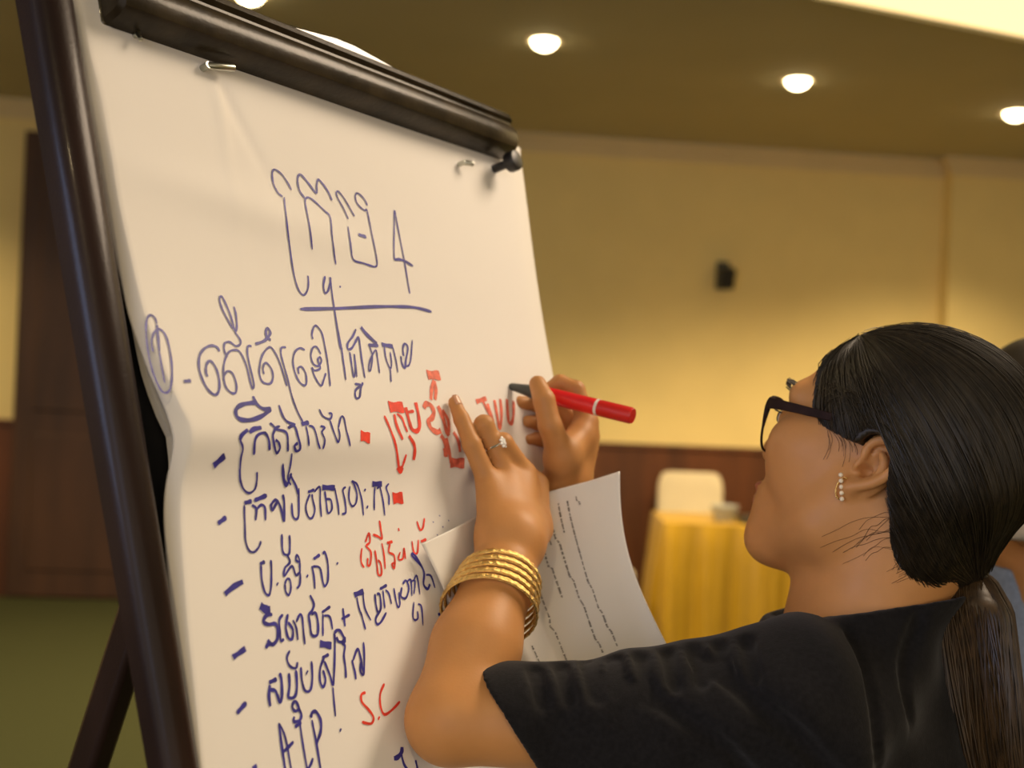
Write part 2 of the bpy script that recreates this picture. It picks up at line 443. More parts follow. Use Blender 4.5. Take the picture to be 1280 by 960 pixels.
# ------------------------------------------------------------------ flip chart easel
ez = empty('flip_chart_easel', bp(.25, 1.80, -.02) * np.array([1, 1, 0]))
tag(ez, 'dark lacquered flip chart easel holding the written paper pad', 'easel')
TF = 1.75 / -BW[2]                                    # where the posts reach the carpet
def post(s_c, top_t, back=0.0, name='post'):
    m = MB(); n = 20; ts = [top_t, top_t + .005, .3, .6, 1.0, TF - .04, TF + .02]
    prof = []
    for k in range(n):                                # D-shaped bead towards the writer, stepped inner lip
        a = math.pi * k / (n - 1)
        prof.append((-.0175 * math.cos(a), .004 + .017 * math.sin(a) ** .8))
    prof += [(.0180, .002), (.0180, -.010), (-.0172, -.010)]
    N = len(prof); vs = []; fs = []
    for t_ in ts:
        c_, sc = s_c(t_)
        if t_ == ts[0]: sc *= .9
        for a, b in prof: vs.append(bp(c_ + a * sc, t_, b * min(1, sc) - .004 - back))
    for i in range(len(ts) - 1):
        for k in range(N):
            l = (k + 1) % N; fs.append((i * N + l, i * N + k, (i + 1) * N + k, (i + 1) * N + l))
    fs.append(tuple(range(N))); fs.append(tuple(range((len(ts) - 1) * N, len(ts) * N))[::-1])
    m.add(vs, fs)
    return m.build(name, M['lacquer'], ez, angle=30)
post(lambda t: (-.0605 + .040 * min(t, .9), 1.0 - .42 * min(max(t, 0), .6)), -.16)
post(lambda t: (.495, .9), -.02, .016)
# backing board behind the pad
m = MB()
m.box(bp(.24, .43, -.016), (BD, BW, BN), (.275, .47, .006)); m.build('backing_board', M['blackboard'], ez, smooth=False, bevel=.002)
# lower pad ledge and back leg
m = MB(); m.box(bp(.24, .915, .006), (BD, BW, BN), (.30, .014, .022)); m.build('ledge', M['lacquer'], ez, bevel=.004)
lt = at(259, 500, .99); lb = at(110, 960, 1.10); dv = nrm(lb - lt); foot = lt + dv * (lt[2] / -dv[2])
hk = ((lt - A0) @ BN + .034) / (dv @ BN); hinge = lt - dv * hk
m = MB(); sx = nrm(np.cross(dv, [.5, .8, 0])); m.box((hinge + foot) / 2, (dv, sx, np.cross(dv, sx)), (np.linalg.norm(foot - hinge) / 2, .017, .013)); m.build('back_leg', M['lacquer'], ez, bevel=.006)
m = MB(); m.box(hinge + BN * .006, (BD, BW, BN), (.035, .02, .006)); m.build('hinge_bracket', M['rubber'], ez, bevel=.003)
# header board with a rounded end, above the clamp rail
m = MB()
top = [(150, -120), (230, -70), (310, -22), (400, 32), (500, 88), (560, 119), (606, 147), (628, 168), (644, 186)]
tp = [st(*q, .004) for q in smooth_poly(top, 5)]
SM = .262; tp = [q for q in tp if q[0] >= SM]; tp = [(2 * SM - a, b) for a, b in tp[::-1]] + tp
lo = [(s, .004) for s, _ in tp]
front = [bp(s, t_, .006) for s, t_ in tp]; back = [bp(s, t_, -.010) for s, t_ in tp]
lf = [bp(s, t_, .006) for s, t_ in lo]; lbk = [bp(s, t_, -.010) for s, t_ in lo]
n = len(tp); vs = front + back + lf + lbk; fs = []
for k in range(n - 1):
    fs += [(k, 2 * n + k, 2 * n + k + 1, k + 1), (n + k, n + k + 1, 3 * n + k + 1, 3 * n + k), (k, k + 1, n + k + 1, n + k), (2 * n + k, 3 * n + k, 3 * n + k + 1, 2 * n + k + 1)]
fs += [(0, n, 3 * n, 2 * n), (n - 1, 3 * n - 1, 4 * n - 1, 2 * n - 1)]
m.add(vs, fs); m.build('header_board', M['header'], ez, bevel=.003, angle=30)
# clamp rail: moulded profile swept along the top
s0 = st(146, 30, .02)[0]; s1 = st(641, 196, .02)[0]
m = MB(); prof = [(.002, .006), (.0, .022), (-.004, .030), (-.012, .0335), (-.022, .033), (-.029, .030), (-.032, .0265), (-.0345, .0265), (-.038, .030), (-.043, .029), (-.050, .021), (-.055, .010), (-.056, .004)]
n = len(prof); vs = []; fs = []
stations = [(s0, .82), (s0 + .003, .97), (s0 + .008, 1)] + [(s0 + (s1 - s0) * k / 12, 1) for k in range(1, 12)] + [(s1 - .006, 1), (s1, .93)]
for s, sc in stations:
    for a, b in prof: vs.append(bp(s, -.026 + (a + .028) * sc + .0, .004 + (b - .004) * sc))
for i in range(len(stations) - 1):
    for k in range(n - 1): fs.append((i * n + k, (i + 1) * n + k, (i + 1) * n + k + 1, i * n + k + 1))
    fs.append((i * n + n - 1, (i + 1) * n + n - 1, (i + 1) * n, i * n))
fs.append(tuple(range(n))); fs.append(tuple(range((len(stations) - 1) * n, len(stations) * n))[::-1])
m.add(vs, fs); rail = m.build('clamp_rail', M['rail'], ez, angle=28)
m = MB(); kc = hp(640, 202, .030)
m.cyl(kc - BN * .026, kc - BN * .004, .005, 16); m.cyl(kc - BN * .006, kc + BN * .008, .0115, 28, bev=.003); m.build('clamp_knob', M['rubber'], rail)
def peg(px, py, px2, py2, off, r, name='peg'):
    a = hp(px, py, off); b = hp(px2, py2, off + .006)
    m = MB(); m.cyl(a, b, r, 16, bev=.0012); m.cyl(a - BN * off, a + BN * .002, r * .9, 12)
    return m.build(name, M['chrome'], ez)
peg(259, 82, 293, 85, .012, .0032)
peg(580, 203, 592, 205, .012, .0030)
peg(172, 42, 176, 50, .010, .0018)

# ------------------------------------------------------------------ the written paper pad
LEFT = [(84, -60), (87, 0), (101, 95), (128, 215), (150, 330), (160, 400), (176, 470), (193, 520), (204, 560), (208, 600), (212, 680), (221, 780), (232, 870), (243, 960), (262, 1150), (275, 1290)]
INNER = [(98, -60), (99, 0), (109, 70), (124, 130), (139, 230), (156, 318), (169, 398), (182, 462), (200, 515), (214, 545), (218, 600), (222, 680), (229, 780), (238, 870), (247, 960), (267, 1150), (280, 1290)]
RIGHT = [(652, 150), (655, 186), (659, 230), (671, 330), (683, 410), (690, 455), (702, 540), (716, 640), (735, 760), (762, 960), (782, 1090), (800, 1190)]
FOLD = (st(210, 542)[1], st(590, 558)[1])
TEAR = st(262, 96)
def H(s, t):
    fr = min(max(s / .5, 0), 1); tf = FOLD[0] * (1 - fr) + FOLD[1] * fr
    x = t - tf
    h = .018 * (math.exp(-(x / .085) ** 2) if x < 0 else math.exp(-(x / .030) ** 2))
    h *= 1 - .62 * min(max(s, 0) / .36, 1)
    h += .0035 * math.exp(-((t - .115 - .12 * s) / .02) ** 2) * math.exp(-((s - .12) / .14) ** 2)
    h += .0016 * math.sin(s * 11 + t * 5 + 1) + .0012 * math.sin(s * 5 - t * 9)
    # little crease hanging from the left peg
    ds, dt = s - TEAR[0], t - TEAR[1]
    if dt > 0: h += .0022 * math.exp(-((ds - .02 * dt) / .006) ** 2) * math.exp(-dt / .09) - .0026 * math.exp(-((ds - .55 * dt) / .008) ** 2) * math.exp(-dt / .07)
    if t < .02: h *= max(0, (t + .05) / .07)
    return .004 + h
def edge_fn(px):
    q = sorted((st(*p)[1], st(*p)[0]) for p in smooth_poly(px, 4))
    ts = [a for a, _ in q]; ss = [b for _, b in q]
    return lambda t: float(np.interp(t, ts, ss))
eL, eI, eR = edge_fn(LEFT), edge_fn(INNER), edge_fn(RIGHT)
T0, T1 = -.028, .905
pad = empty('flip_chart_pad', bp(.25, .0, .0)); tag(pad, 'large white paper pad with blue and red handwriting clamped on the easel', 'paper pad')
m = MB(); NU, NV = 150, 230
def paper(u, v):
    t = T0 + (T1 - T0) * v
    l, i, r = eL(t), eI(t), eR(t)
    if u < .06:
        k = u / .06; a = (1 - k)
        s = i + (l - i) * a ** 1.0
        return bp(s, t, H(i, t) - .010 * a ** 1.4 * (1 if t > 0 else .5))
    k = (u - .06) / .94
    s = i + (r - i) * k
    curl = -.010 * max(0, (k - .90) / .10) ** 2
    return bp(s, t, H(s, t) + curl)
m.grid(paper, NU, NV, flip=True)
m.build('written_sheet', M['paper'], pad, solid=.0006, angle=80)
m = MB()
def under(u, v):
    t = T0 + .002 + (T1 - T0 - .006) * v
    l, r = eI(t) + .002, .540
    return bp(l + (r - l) * u, t, -.002)
m.grid(under, 40, 60, flip=True); m.build('blank_sheets', M['paper'], pad, solid=-.006, smooth=False)

# handwriting: strokes traced in crops of the page, laid on the paper as thin ribbons
def ribbon(m, pts, w, zoff=.0009, taper=True):
    if isinstance(m, dict):
        x_, y_ = np.mean(np.array(pts), 0); m = m.setdefault(m['f'](x_, y_ + .12 * (x_ - 350)), MB())
    q = []
    for p in pts:
        a_ = st(*p, .006); a_ = st(*p, H(*a_) + .0009); q.append(np.array(st(*p, H(*a_) + .0009)))
    if len(q) > 2: q = smooth_poly(q, 5)
    else: q = [q[0] + (q[1] - q[0]) * k / 8 for k in range(9)]
    q = [np.asarray(p) for p in q]; n = len(q); vs = []; fs = []
    for i in range(n):
        a = q[max(i - 1, 0)]; b = q[min(i + 1, n - 1)]; d = b - a; L = np.hypot(*d) + 1e-9; nn = np.array([-d[1], d[0]]) / L
        ww = w / 2 * (.94 + .12 * math.sin(i * .9 + len(pts)))
        if taper and (i == 0 or i == n - 1): ww *= .55
        for sg in (-1, 1):
            p = q[i] + nn * ww * sg
            vs.append(bp(p[0], p[1], H(p[0], p[1]) + zoff))
    for i in range(n - 1): fs.append((2 * i, 2 * i + 1, 2 * i + 3, 2 * i + 2))
    m.add(vs, fs)
def crop(ox, oy, sc, lines, m, w=.0019):
    for ln in lines.strip().split('\n'):
        ln = ln.strip()
        if not ln: continue
        ww = w
        if ln[0] == '*': k, ln = ln[1:].split(' ', 1); ww = w * float(k)
        pts = [tuple(map(float, c.split(','))) for c in ln.split()]
        if len(pts) == 1: pts = [(pts[0][0] - 3, pts[0][1] - 3), (pts[0][0] + 3, pts[0][1] + 3)]; ww *= 1.1
        ribbon(m, [(ox + x * sc, oy + y * sc) for x, y in pts], ww, taper=ww < w * 2.2)
LV = [376, 398, 505, 600, 680, 748, 800, 842, 885]
ink = {'f': lambda x, y: int(np.searchsorted(LV, y))}
crop(320, 160, .25, '''
178,310 160,275 130,232 98,208 84,215 82,245 90,285 108,320 124,336 134,342
142,345 155,470 172,610 190,730 212,805 238,835 258,810 263,770 260,738
*1.2 380,362 365,325 335,280 312,258 304,285 302,325 270,285 240,248 222,232 210,245 210,280 222,320 245,350
282,607 270,500 255,420 247,360 265,347 300,372 345,415 372,445 380,530 390,610 400,682
462,455 440,405 412,355 402,325 412,317 440,350 470,400 493,442
557,388 545,360 520,332 504,326 497,340 503,370 522,395 545,412 555,410 570,480 588,570 602,640 606,680 600,692 585,692 540,676 488,658 475,590 460,492
*1.9 513,532 552,545
770,828 755,740 730,600 705,470 693,412 692,500 690,600 692,658
*1.5 692,658 720,657 750,668 786,690
*1.2 346,740 338,790 346,825 362,810 372,770 372,745
372,750 384,850 392,900 400,960 420,1090 430,1110 438,1180 450,1260
421,793
*1.7 222,905 400,902 600,893 720,893 800,898 878,918
''', ink)
crop(160, 360, .25, '''
125,320 118,270 130,225 155,205 185,230 205,290 218,370 220,450 210,505 190,524 165,510 135,450 110,370 95,280 90,200 97,150 115,135 135,150 145,180
*1.3 145,183 150,240 157,318
157,318 168,390 183,475
*1.5 280,467 315,463
*1.2 458,318 445,295 415,288 380,305 358,340 355,395 370,450 395,500 425,530 445,530 457,500 455,450 440,400 420,370 405,365 392,385 390,420 398,443
525,205 495,150 470,100 458,55 470,42 490,80 515,140 535,215 545,190 540,130 530,92
535,220 560,255 562,280 540,290 510,270 485,275 480,300 488,330 497,345
622,505 610,460 590,380 560,320 530,310 500,325 480,380 478,440 490,495 520,525 540,520 542,480 525,430 500,415 482,435 478,465
622,505 630,480 612,400 598,330 600,292 618,290
*1.4 637,280 680,265 705,240 712,220 700,202 690,215 695,245 715,260
790,296 768,298 765,325 775,370 795,440 820,540 845,610 875,670
795,490 775,420 750,350 720,300 700,300 675,330 660,380 658,430 675,470 710,478 725,450 720,410 700,380 685,375 675,400 680,430
885,310 860,300 835,320 825,365 835,420 855,465 880,487 892,475 890,430 870,395 852,400 855,430
925,255 920,230 930,195 945,190 970,225 985,290 1000,380 1012,490
965,330 945,295 925,298 915,335 925,375 950,390 968,365 960,345 950,360 962,400 935,412 920,400 938,450 965,488 978,462 990,425
1020,20 1040,150 1060,260 1072,330 1090,458
*1.6 1062,275 1068,310
''', ink)
crop(400, 400, .25, '''
*1.2 180,45 165,80 140,115 140,145 160,140 180,105 192,85 200,120 210,200 225,290
*1.1 150,160 160,230 170,285 178,240 172,170 185,285
*1.2 175,320 205,325 178,352 180,388 198,385 205,340 215,312
*2.2 205,35 235,72 285,118
*2 242,126 292,126
250,135 262,180 255,245 245,250 250,205 278,150 288,190 298,265
*2.2 310,122 365,132
322,130 330,190 350,240 358,220 352,160
352,240 356,310
365,135 380,200 390,262
*1.3 405,180 410,215 425,240 430,200 440,140 425,118 415,140 418,180
462,100 455,190 445,225 428,232
''', ink)
crop(160, 360, .25, '''
*1.7 625,540 645,580 680,605 715,600
*1.9 715,605 670,640 610,660 560,655 540,630 545,600 580,580 640,572
*2 668,698 630,705 608,722
*1.8 600,708 570,735 560,762
560,762 575,800 565,850 560,920 562,975
*1.3 630,835 635,770 650,735 685,725 705,760 708,812
*1.2 710,675 735,700 725,740 735,800 745,825 760,800 752,770 738,760
*1.2 760,690 735,705 790,720 800,780 800,818
*1.2 755,585 775,640 800,670 838,682
1.2,1.2 1.3,1.3
*1.3 800,700 832,690 850,740 862,800 842,815 833,790 850,775
*2 868,680 905,672
890,690 905,790
905,688 930,700 950,770 962,805
962,690 985,698 970,720 985,760 975,806
957,605 975,640 1010,655 1020,630 1005,625
1010,660 1030,720 1050,770 1060,740 1052,700
1052,700 1065,647 1080,650 1095,720 1112,792
775,878 780,930 785,965 800,985
820,825 812,890 800,950 815,985
*2.6 428,890 485,838
'''.replace('1.2,1.2 1.3,1.3\n', ''), ink)
crop(240, 580, .25, '''
240,20 240,60 255,120 285,145 315,125 325,80 325,40
*1.2 455,0 455,60 470,110 490,70 497,45
*1.2 490,50 520,110 530,152
*2 130,298 172,265
*1.8 262,195 300,185
*1.9 312,182 375,156
262,205 265,300 268,380 285,430 310,440 335,415 345,385
*1.3 300,205 322,225 318,282
*1.2 320,232 345,205 365,218 368,282
*1.3 395,198 402,232 430,190 450,240 460,287 462,200 455,152
*1.3 395,205 415,180 435,190
*1.1 500,195 505,260 525,275 535,240 535,120
*1.3 580,140 612,128
590,150 570,210 580,260 600,270 615,230 605,180 600,150
612,140 640,115 642,200 648,265
*2.4 652,117 715,119
665,135 672,190 680,245 700,225 695,180 672,175
715,120 730,200 735,255
770,115 755,130 765,180 770,240 750,250
790,110 785,170 800,210 820,195 825,150 810,100 800,88 812,90 830,110 850,180 858,257
*1.3 865,130
*1.5 877,215
*2.6 902,100 950,100
915,115 912,232
925,125 940,115 955,180 965,258
985,98 972,118 985,160 985,205
*2.3 165,650 210,612 255,588
*1.6 340,500 365,488
*1.1 345,505 350,580 365,640 385,655 395,620 398,540 395,480
*1.5 427,600
*1.1 450,350 452,420 462,450 485,450 490,410 488,355
*1.1 475,452 490,490 465,520 462,560 500,510 520,555 540,545 540,600 525,622
465,600 470,640 485,655 495,620 490,580 475,575 465,600
540,545 538,480 525,455 520,480 535,490
*1.5 577,560
*1.4 608,475 640,453
*1.1 600,510 610,560 615,625
*1.1 605,512 640,520 655,590 665,610 680,580 680,500 665,440 655,450
*1.2 727,497
*2.4 812,655 858,636
825,665 835,720 850,760
855,640 865,720 895,782
845,740 868,828
*1.2 915,650 920,700 930,740 945,720 940,655 925,650
*1.2 945,728 920,770 925,800 945,790 972,742
*1.4 940,625 975,605
955,632 965,722
968,630 985,648 998,700
1010,620 1020,680 1030,715 1040,700 1035,640
*1.1 1050,615 1045,660 1070,670 1085,620 1070,582 1055,600
1075,590 1095,580 1100,660
1092,590 1115,585 1110,650
1110,580 1125,560 1140,652
1110,690 1105,760 1115,780 1130,770 1128,735
1130,700 1148,715 1155,808
*1.4 1155,522 1130,490 1100,458 1108,450 1130,480 1160,540 1158,600 1178,625 1190,600
*1.2 1170,555 1195,560 1215,620
*1.6 1230,752 1250,747 1268,732
''', ink)
crop(240, 740, .25, '''
*3.4 342,68 368,86 392,88
*1.6 402,112 372,118 358,148 382,162 418,160 430,200 425,240 402,262 378,240
*1.6 402,262 380,262 370,282
*1.2 455,112 437,140 440,200 445,243 460,235
*1.3 480,110 470,170 480,225 500,235 505,190 480,150
*1.1 505,140 522,180 530,240
*1.1 522,150 540,112 552,130 558,200 565,262
*1.3 590,15 610,60 600,95 585,115 590,160 600,215 628,212 630,150 618,105 598,112
*1.3 650,102 692,72
655,110 655,220
*1.1 660,118 690,125 703,187
*1.2 755,80 760,125 766,172
*1.2 748,135 790,113
*2.2 205,327 268,282
*1.7 385,453 425,435
*1.6 390,465 385,520 392,572
*1.5 392,490 418,495 440,550 450,520 448,440 438,405
*1.1 490,292 475,330 490,370 520,380 528,350
*1.4 485,405 488,470 483,525 515,522 525,470 520,390
*1.2 545,375 550,440 565,492 592,490 602,430 598,345
*1.8 575,402
*3 640,258 698,268
*1.4 652,328 685,312
*1.2 662,325 642,380 640,440 655,475 668,440 655,390
*1.2 662,345 690,415 706,465 712,380 715,260 712,205
*1.4 712,205 728,190 745,200 765,245 735,248 722,225
*1.2 768,225 752,255 765,270 760,320 768,380 770,430
*1.2 858,250 862,330 858,410 842,395 846,345
*1.2 800,340 815,400 820,437
*1.2 805,345 828,285 842,320 855,400
705,475 712,560 718,622
*2 225,606 272,552
*1.4 743,690
*1.3 435,655 448,760 468,895
435,655 468,730 498,895
*1.5 455,800 480,778 508,748
*1.3 545,610 525,555 510,548 502,575 515,595 535,590 547,612 540,640 510,648 512,622
*1.6 515,675 547,650
540,655 555,760 578,895
*1.3 578,890 595,860 605,830
*1.2 600,640 625,770 645,895
*1.5 595,628 602,602 622,600 643,640 645,690 630,740 620,762
*1.6 302,882 325,868
*2.2 1010,832 1030,825 1048,800 1050,775
*1.3 1045,800 1060,860 1085,895
*1.3 1118,840 1130,895
''', ink)
red = {'f': lambda x, y: int(np.searchsorted([550, 600, 670, 780], y)) * 2 + (x > 470)}
crop(400, 400, .25, '''
*5.5 346,433 418,437
*1.6 322,478 345,530 375,610 388,680 395,740
*3 390,735 402,752 412,735
*1.4 412,735 420,710 432,672
*2 372,470 385,530 415,598
*1.5 385,468 410,490 425,530 438,560
*2.4 428,436 445,500 460,545 485,555 498,530 490,460 478,412
*1.6 432,462 470,455
*2.2 445,578 470,620 475,650 469,700
*5 205,577 252,591
*5.5 365,891 415,889
''', red)
crop(240, 580, .25, '''
850,420 845,470 850,500 862,518
*1.1 868,390 885,345 890,390 872,410 895,440 892,500 878,505 880,470
*1.2 905,352 930,362 950,372 945,330 938,282
*1.1 915,430 925,500 932,552 948,550 945,500 930,480
950,395 960,450 967,525
*1.4 975,395 1003,388
*1.1 990,400 985,440 1010,455 1015,490 1012,522 1000,500 1018,495
1032,320 1036,335
1042,440 1032,475 1055,472 1060,420 1068,475
*1.2 1125,285 1140,328 1155,318 1163,270
*1.1 1100,385 1110,440 1128,442 1132,378
*1.4 1145,388 1172,376
''', red)
crop(240, 740, .25, '''
*1.2 868,503 848,512 850,550 885,590 908,628 895,658 850,650
*1.6 935,630
*1.2 962,458 942,510 943,570 962,612 1000,590 1040,547
''', red)
pale = {'f': lambda x, y: int(x > 590)}
crop(400, 400, .25, '''
*5 537,273 600,277
*2.4 570,300 560,340 555,398
*2.4 572,302 580,345 576,398
*3 520,440 530,420 552,425 570,460 560,490 543,505 555,540 585,560 605,552
*3.2 590,430 612,480 632,550 645,578
*2.5 612,450 640,500 645,560
*3 605,575 628,620 632,685
*2.6 622,640 628,680
*2.4 632,590 645,650 655,715
*5 652,713 722,716
*2.6 782,408 832,392
*2.2 815,405 838,450 868,505
*2.2 838,418 855,470 868,512
*2.4 872,400 885,470 898,540 908,480 902,395
*2.4 935,395 942,500 958,515 968,470 968,405
*2 985,405 1010,430
*2.4 700,425 720,470 738,500
*2.4 668,560 690,600 700,660
''', pale)
for D_, nm, mt in ((ink, 'blue_handwritten_line', 'ink'), (red, 'red_handwritten_word', 'redink'), (pale, 'faint_red_word', 'palered')):
    for k_ in sorted(q for q in D_ if q != 'f'): D_[k_].build(nm, M[mt], pad, smooth=False)
specks = MB()
for x, y in ((549, 644), (553, 658), (546, 668), (560, 650), (541, 652)):
    ribbon(specks, [(x, y), (x + 1.2, y + 1.2)], .0011)
specks.build('ink_specks', M['ink'], pad, smooth=False)

# ------------------------------------------------------------------ signed-distance modelling
class Grid:
    def __init__(self, lo, hi, h):
        self.lo = np.asarray(lo, float); self.h = h
        self.n = np.ceil((np.asarray(hi) - self.lo) / h).astype(int) + 1
        self.a = np.full(self.n, .5, np.float32)
    def sl(self, lo, hi):
        i0 = np.clip(np.floor((np.asarray(lo) - self.lo) / self.h).astype(int), 0, self.n)
        i1 = np.clip(np.ceil((np.asarray(hi) - self.lo) / self.h).astype(int) + 1, 0, self.n)
        s = tuple(slice(a, b) for a, b in zip(i0, i1))
        ax = [(self.lo[k] + np.arange(i0[k], i1[k]) * self.h).astype(np.float32) for k in range(3)]
        return s, ax[0][:, None, None], ax[1][None, :, None], ax[2][None, None, :]
    def apply(self, lo, hi, fn, k, op='add'):
        pad_ = k + 3 * self.h
        s, x, y, z = self.sl(np.asarray(lo) - pad_, np.asarray(hi) + pad_)
        if min(self.a[s].shape) == 0: return
        d = fn(x, y, z); a = self.a[s]
        if op == 'sub': d = -d
        if k > 0:
            hh = np.maximum(k - np.abs(a - d), 0) / k; hh = hh * hh * k * .25
        else: hh = 0
        self.a[s] = (np.minimum(a, d) - hh) if op == 'add' else (np.maximum(a, d) + hh)
    def cone(self, p, q, r1, r2, k=.01, op='add', flat=None):
        p = np.asarray(p, float); q = np.asarray(q, float); ab = q - p; L2 = float(ab @ ab) + 1e-12; r = max(r1, r2)
        def fn(x, y, z):
            X, Y, Z = x - p[0], y - p[1], z - p[2]
            t = np.clip((X * ab[0] + Y * ab[1] + Z * ab[2]) / L2, 0, 1)
            X, Y, Z = X - t * ab[0], Y - t * ab[1], Z - t * ab[2]
            if flat is not None:
                ax, sc = flat; g = X * ax[0] + Y * ax[1] + Z * ax[2]
                return np.sqrt(X * X + Y * Y + Z * Z + g * g * (sc * sc - 1)) - (r1 + (r2 - r1) * t)
            return np.sqrt(X * X + Y * Y + Z * Z) - (r1 + (r2 - r1) * t)
        self.apply(np.minimum(p, q) - r, np.maximum(p, q) + r, fn, k, op)
    def chain(self, pts, rs, k=.01, op='add'):
        for i in range(len(pts) - 1): self.cone(pts[i], pts[i + 1], rs[i], rs[i + 1], k, op)
    def ell(self, c, axes, r, k=.01, op='add'):
        c = np.asarray(c, float); R_ = max(r)
        def fn(x, y, z):
            X, Y, Z = x - c[0], y - c[1], z - c[2]; s0_ = 0; s1_ = 0
            for a, rr in zip(axes, r):
                g = X * a[0] + Y * a[1] + Z * a[2]; s0_ = s0_ + (g / rr) ** 2; s1_ = s1_ + (g / (rr * rr)) ** 2
            k0 = np.sqrt(s0_); k1 = np.sqrt(s1_) + 1e-9
            return k0 * (k0 - 1) / k1
        self.apply(c - R_, c + R_, fn, k, op)
    def cut(self, fn, k=.004):
        """keep only where fn<0, over the whole grid"""
        s, x, y, z = self.sl(self.lo, self.lo + self.n * self.h)
        for i in range(0, self.n[0], 32):
            d = fn(x[i:i + 32], y, z); a = self.a[i:i + 32]
            hh = np.maximum(k - np.abs(a - d), 0) / k
            self.a[i:i + 32] = np.maximum(a, d) + hh * hh * k * .25
    def sample(self, P_):
        q = (np.asarray(P_) - self.lo) / self.h; i = np.clip(np.floor(q).astype(int), 0, self.n - 2); f = q - i; r = 0
        for dx in (0, 1):
            for dy in (0, 1):
                for dz in (0, 1):
                    w = (f[:, 0] if dx else 1 - f[:, 0]) * (f[:, 1] if dy else 1 - f[:, 1]) * (f[:, 2] if dz else 1 - f[:, 2])
                    r = r + w * self.a[i[:, 0] + dx, i[:, 1] + dy, i[:, 2] + dz]
        return r
    def mesh(self, iters=2):
        a = self.a; nx, ny, nz = self.n
        ins = a < 0
        cnt = np.zeros((nx - 1, ny - 1, nz - 1), np.uint8)
        for dx in (0, 1):
            for dy in (0, 1):
                for dz in (0, 1): cnt += ins[dx:nx - 1 + dx, dy:ny - 1 + dy, dz:nz - 1 + dz]
        act = np.argwhere((cnt > 0) & (cnt < 8)); del cnt
        V = np.zeros((len(act), 3)); Wt = np.zeros(len(act))
        cs = [(dx, dy, dz) for dx in (0, 1) for dy in (0, 1) for dz in (0, 1)]
        for c1 in cs:
            for ax in range(3):
                if c1[ax]: continue
                c2 = list(c1); c2[ax] = 1
                v1 = a[act[:, 0] + c1[0], act[:, 1] + c1[1], act[:, 2] + c1[2]]; v2 = a[act[:, 0] + c2[0], act[:, 1] + c2[1], act[:, 2] + c2[2]]
                x = (v1 < 0) != (v2 < 0); t = np.where(x, v1 / np.where(x, v1 - v2, 1), 0)
                p = np.tile(np.array(c1, float), (len(act), 1)); p[:, ax] += t
                V += p * x[:, None]; Wt += x
        V = act + V / Wt[:, None]
        ids = np.full((nx - 1) * (ny - 1) * (nz - 1), -1, np.int32)
        key = (act[:, 0] * (ny - 1) + act[:, 1]) * (nz - 1) + act[:, 2]
        ids[key] = np.arange(len(act))
        Q = []
        for ax in range(3):
            s1 = [slice(None)] * 3; s2 = [slice(None)] * 3; s1[ax] = slice(0, -1); s2[ax] = slice(1, None)
            e = np.argwhere(ins[tuple(s1)] != ins[tuple(s2)])
            b, c = [(1, 2), (2, 0), (0, 1)][ax]
            ok = (e[:, b] > 0) & (e[:, c] > 0) & (e[:, b] < self.n[b] - 1) & (e[:, c] < self.n[c] - 1); e = e[ok]
            flip = ins[tuple(e.T)]
            def idx(db, dc):
                q = e.copy(); q[:, b] += db; q[:, c] += dc
                return ids[(q[:, 0] * (ny - 1) + q[:, 1]) * (nz - 1) + q[:, 2]]
            q = np.stack([idx(-1, -1), idx(0, -1), idx(0, 0), idx(-1, 0)], 1)
            q[~flip] = q[~flip][:, ::-1]; Q.append(q)
        Q = np.concatenate(Q); Q = Q[(Q >= 0).all(1)]
        E_ = np.concatenate([Q[:, [0, 1]], Q[:, [1, 2]], Q[:, [2, 3]], Q[:, [3, 0]]])
        n = len(V); deg = np.bincount(E_[:, 0], minlength=n) + np.bincount(E_[:, 1], minlength=n) + 1e-9
        for it in range(iters):
            for lam in (.5, -.52):
                S = np.stack([np.bincount(E_[:, 0], V[E_[:, 1], k], n) + np.bincount(E_[:, 1], V[E_[:, 0], k], n) for k in range(3)], 1) / deg[:, None]
                V = V + lam * (S - V)
        return self.lo + V * self.h, Q
def np_mesh(name, V, Q, mats, parent=None, origin=None, matidx=None):
    o0 = np.zeros(3) if origin is None else np.asarray(origin, float)
    me = bpy.data.meshes.new(name)
    me.vertices.add(len(V)); me.vertices.foreach_set('co', (V - o0).astype(np.float32).ravel())
    me.loops.add(Q.size); me.loops.foreach_set('vertex_index', Q.astype(np.int32).ravel())
    me.polygons.add(len(Q)); me.polygons.foreach_set('loop_start', np.arange(0, Q.size, 4, dtype=np.int32)); me.polygons.foreach_set('loop_total', np.full(len(Q), 4, np.int32))
    for m_ in (mats if isinstance(mats, (list, tuple)) else [mats]): me.materials.append(m_)
    if matidx is not None: me.polygons.foreach_set('material_index', matidx.astype(np.int32))
    me.polygons.foreach_set('use_smooth', np.ones(len(Q), bool))
    me.update(calc_edges=True); me.validate()
    o = bpy.data.objects.new(name, me); COL.objects.link(o); o.location = o0
    if parent: setpar(o, parent)
    return o

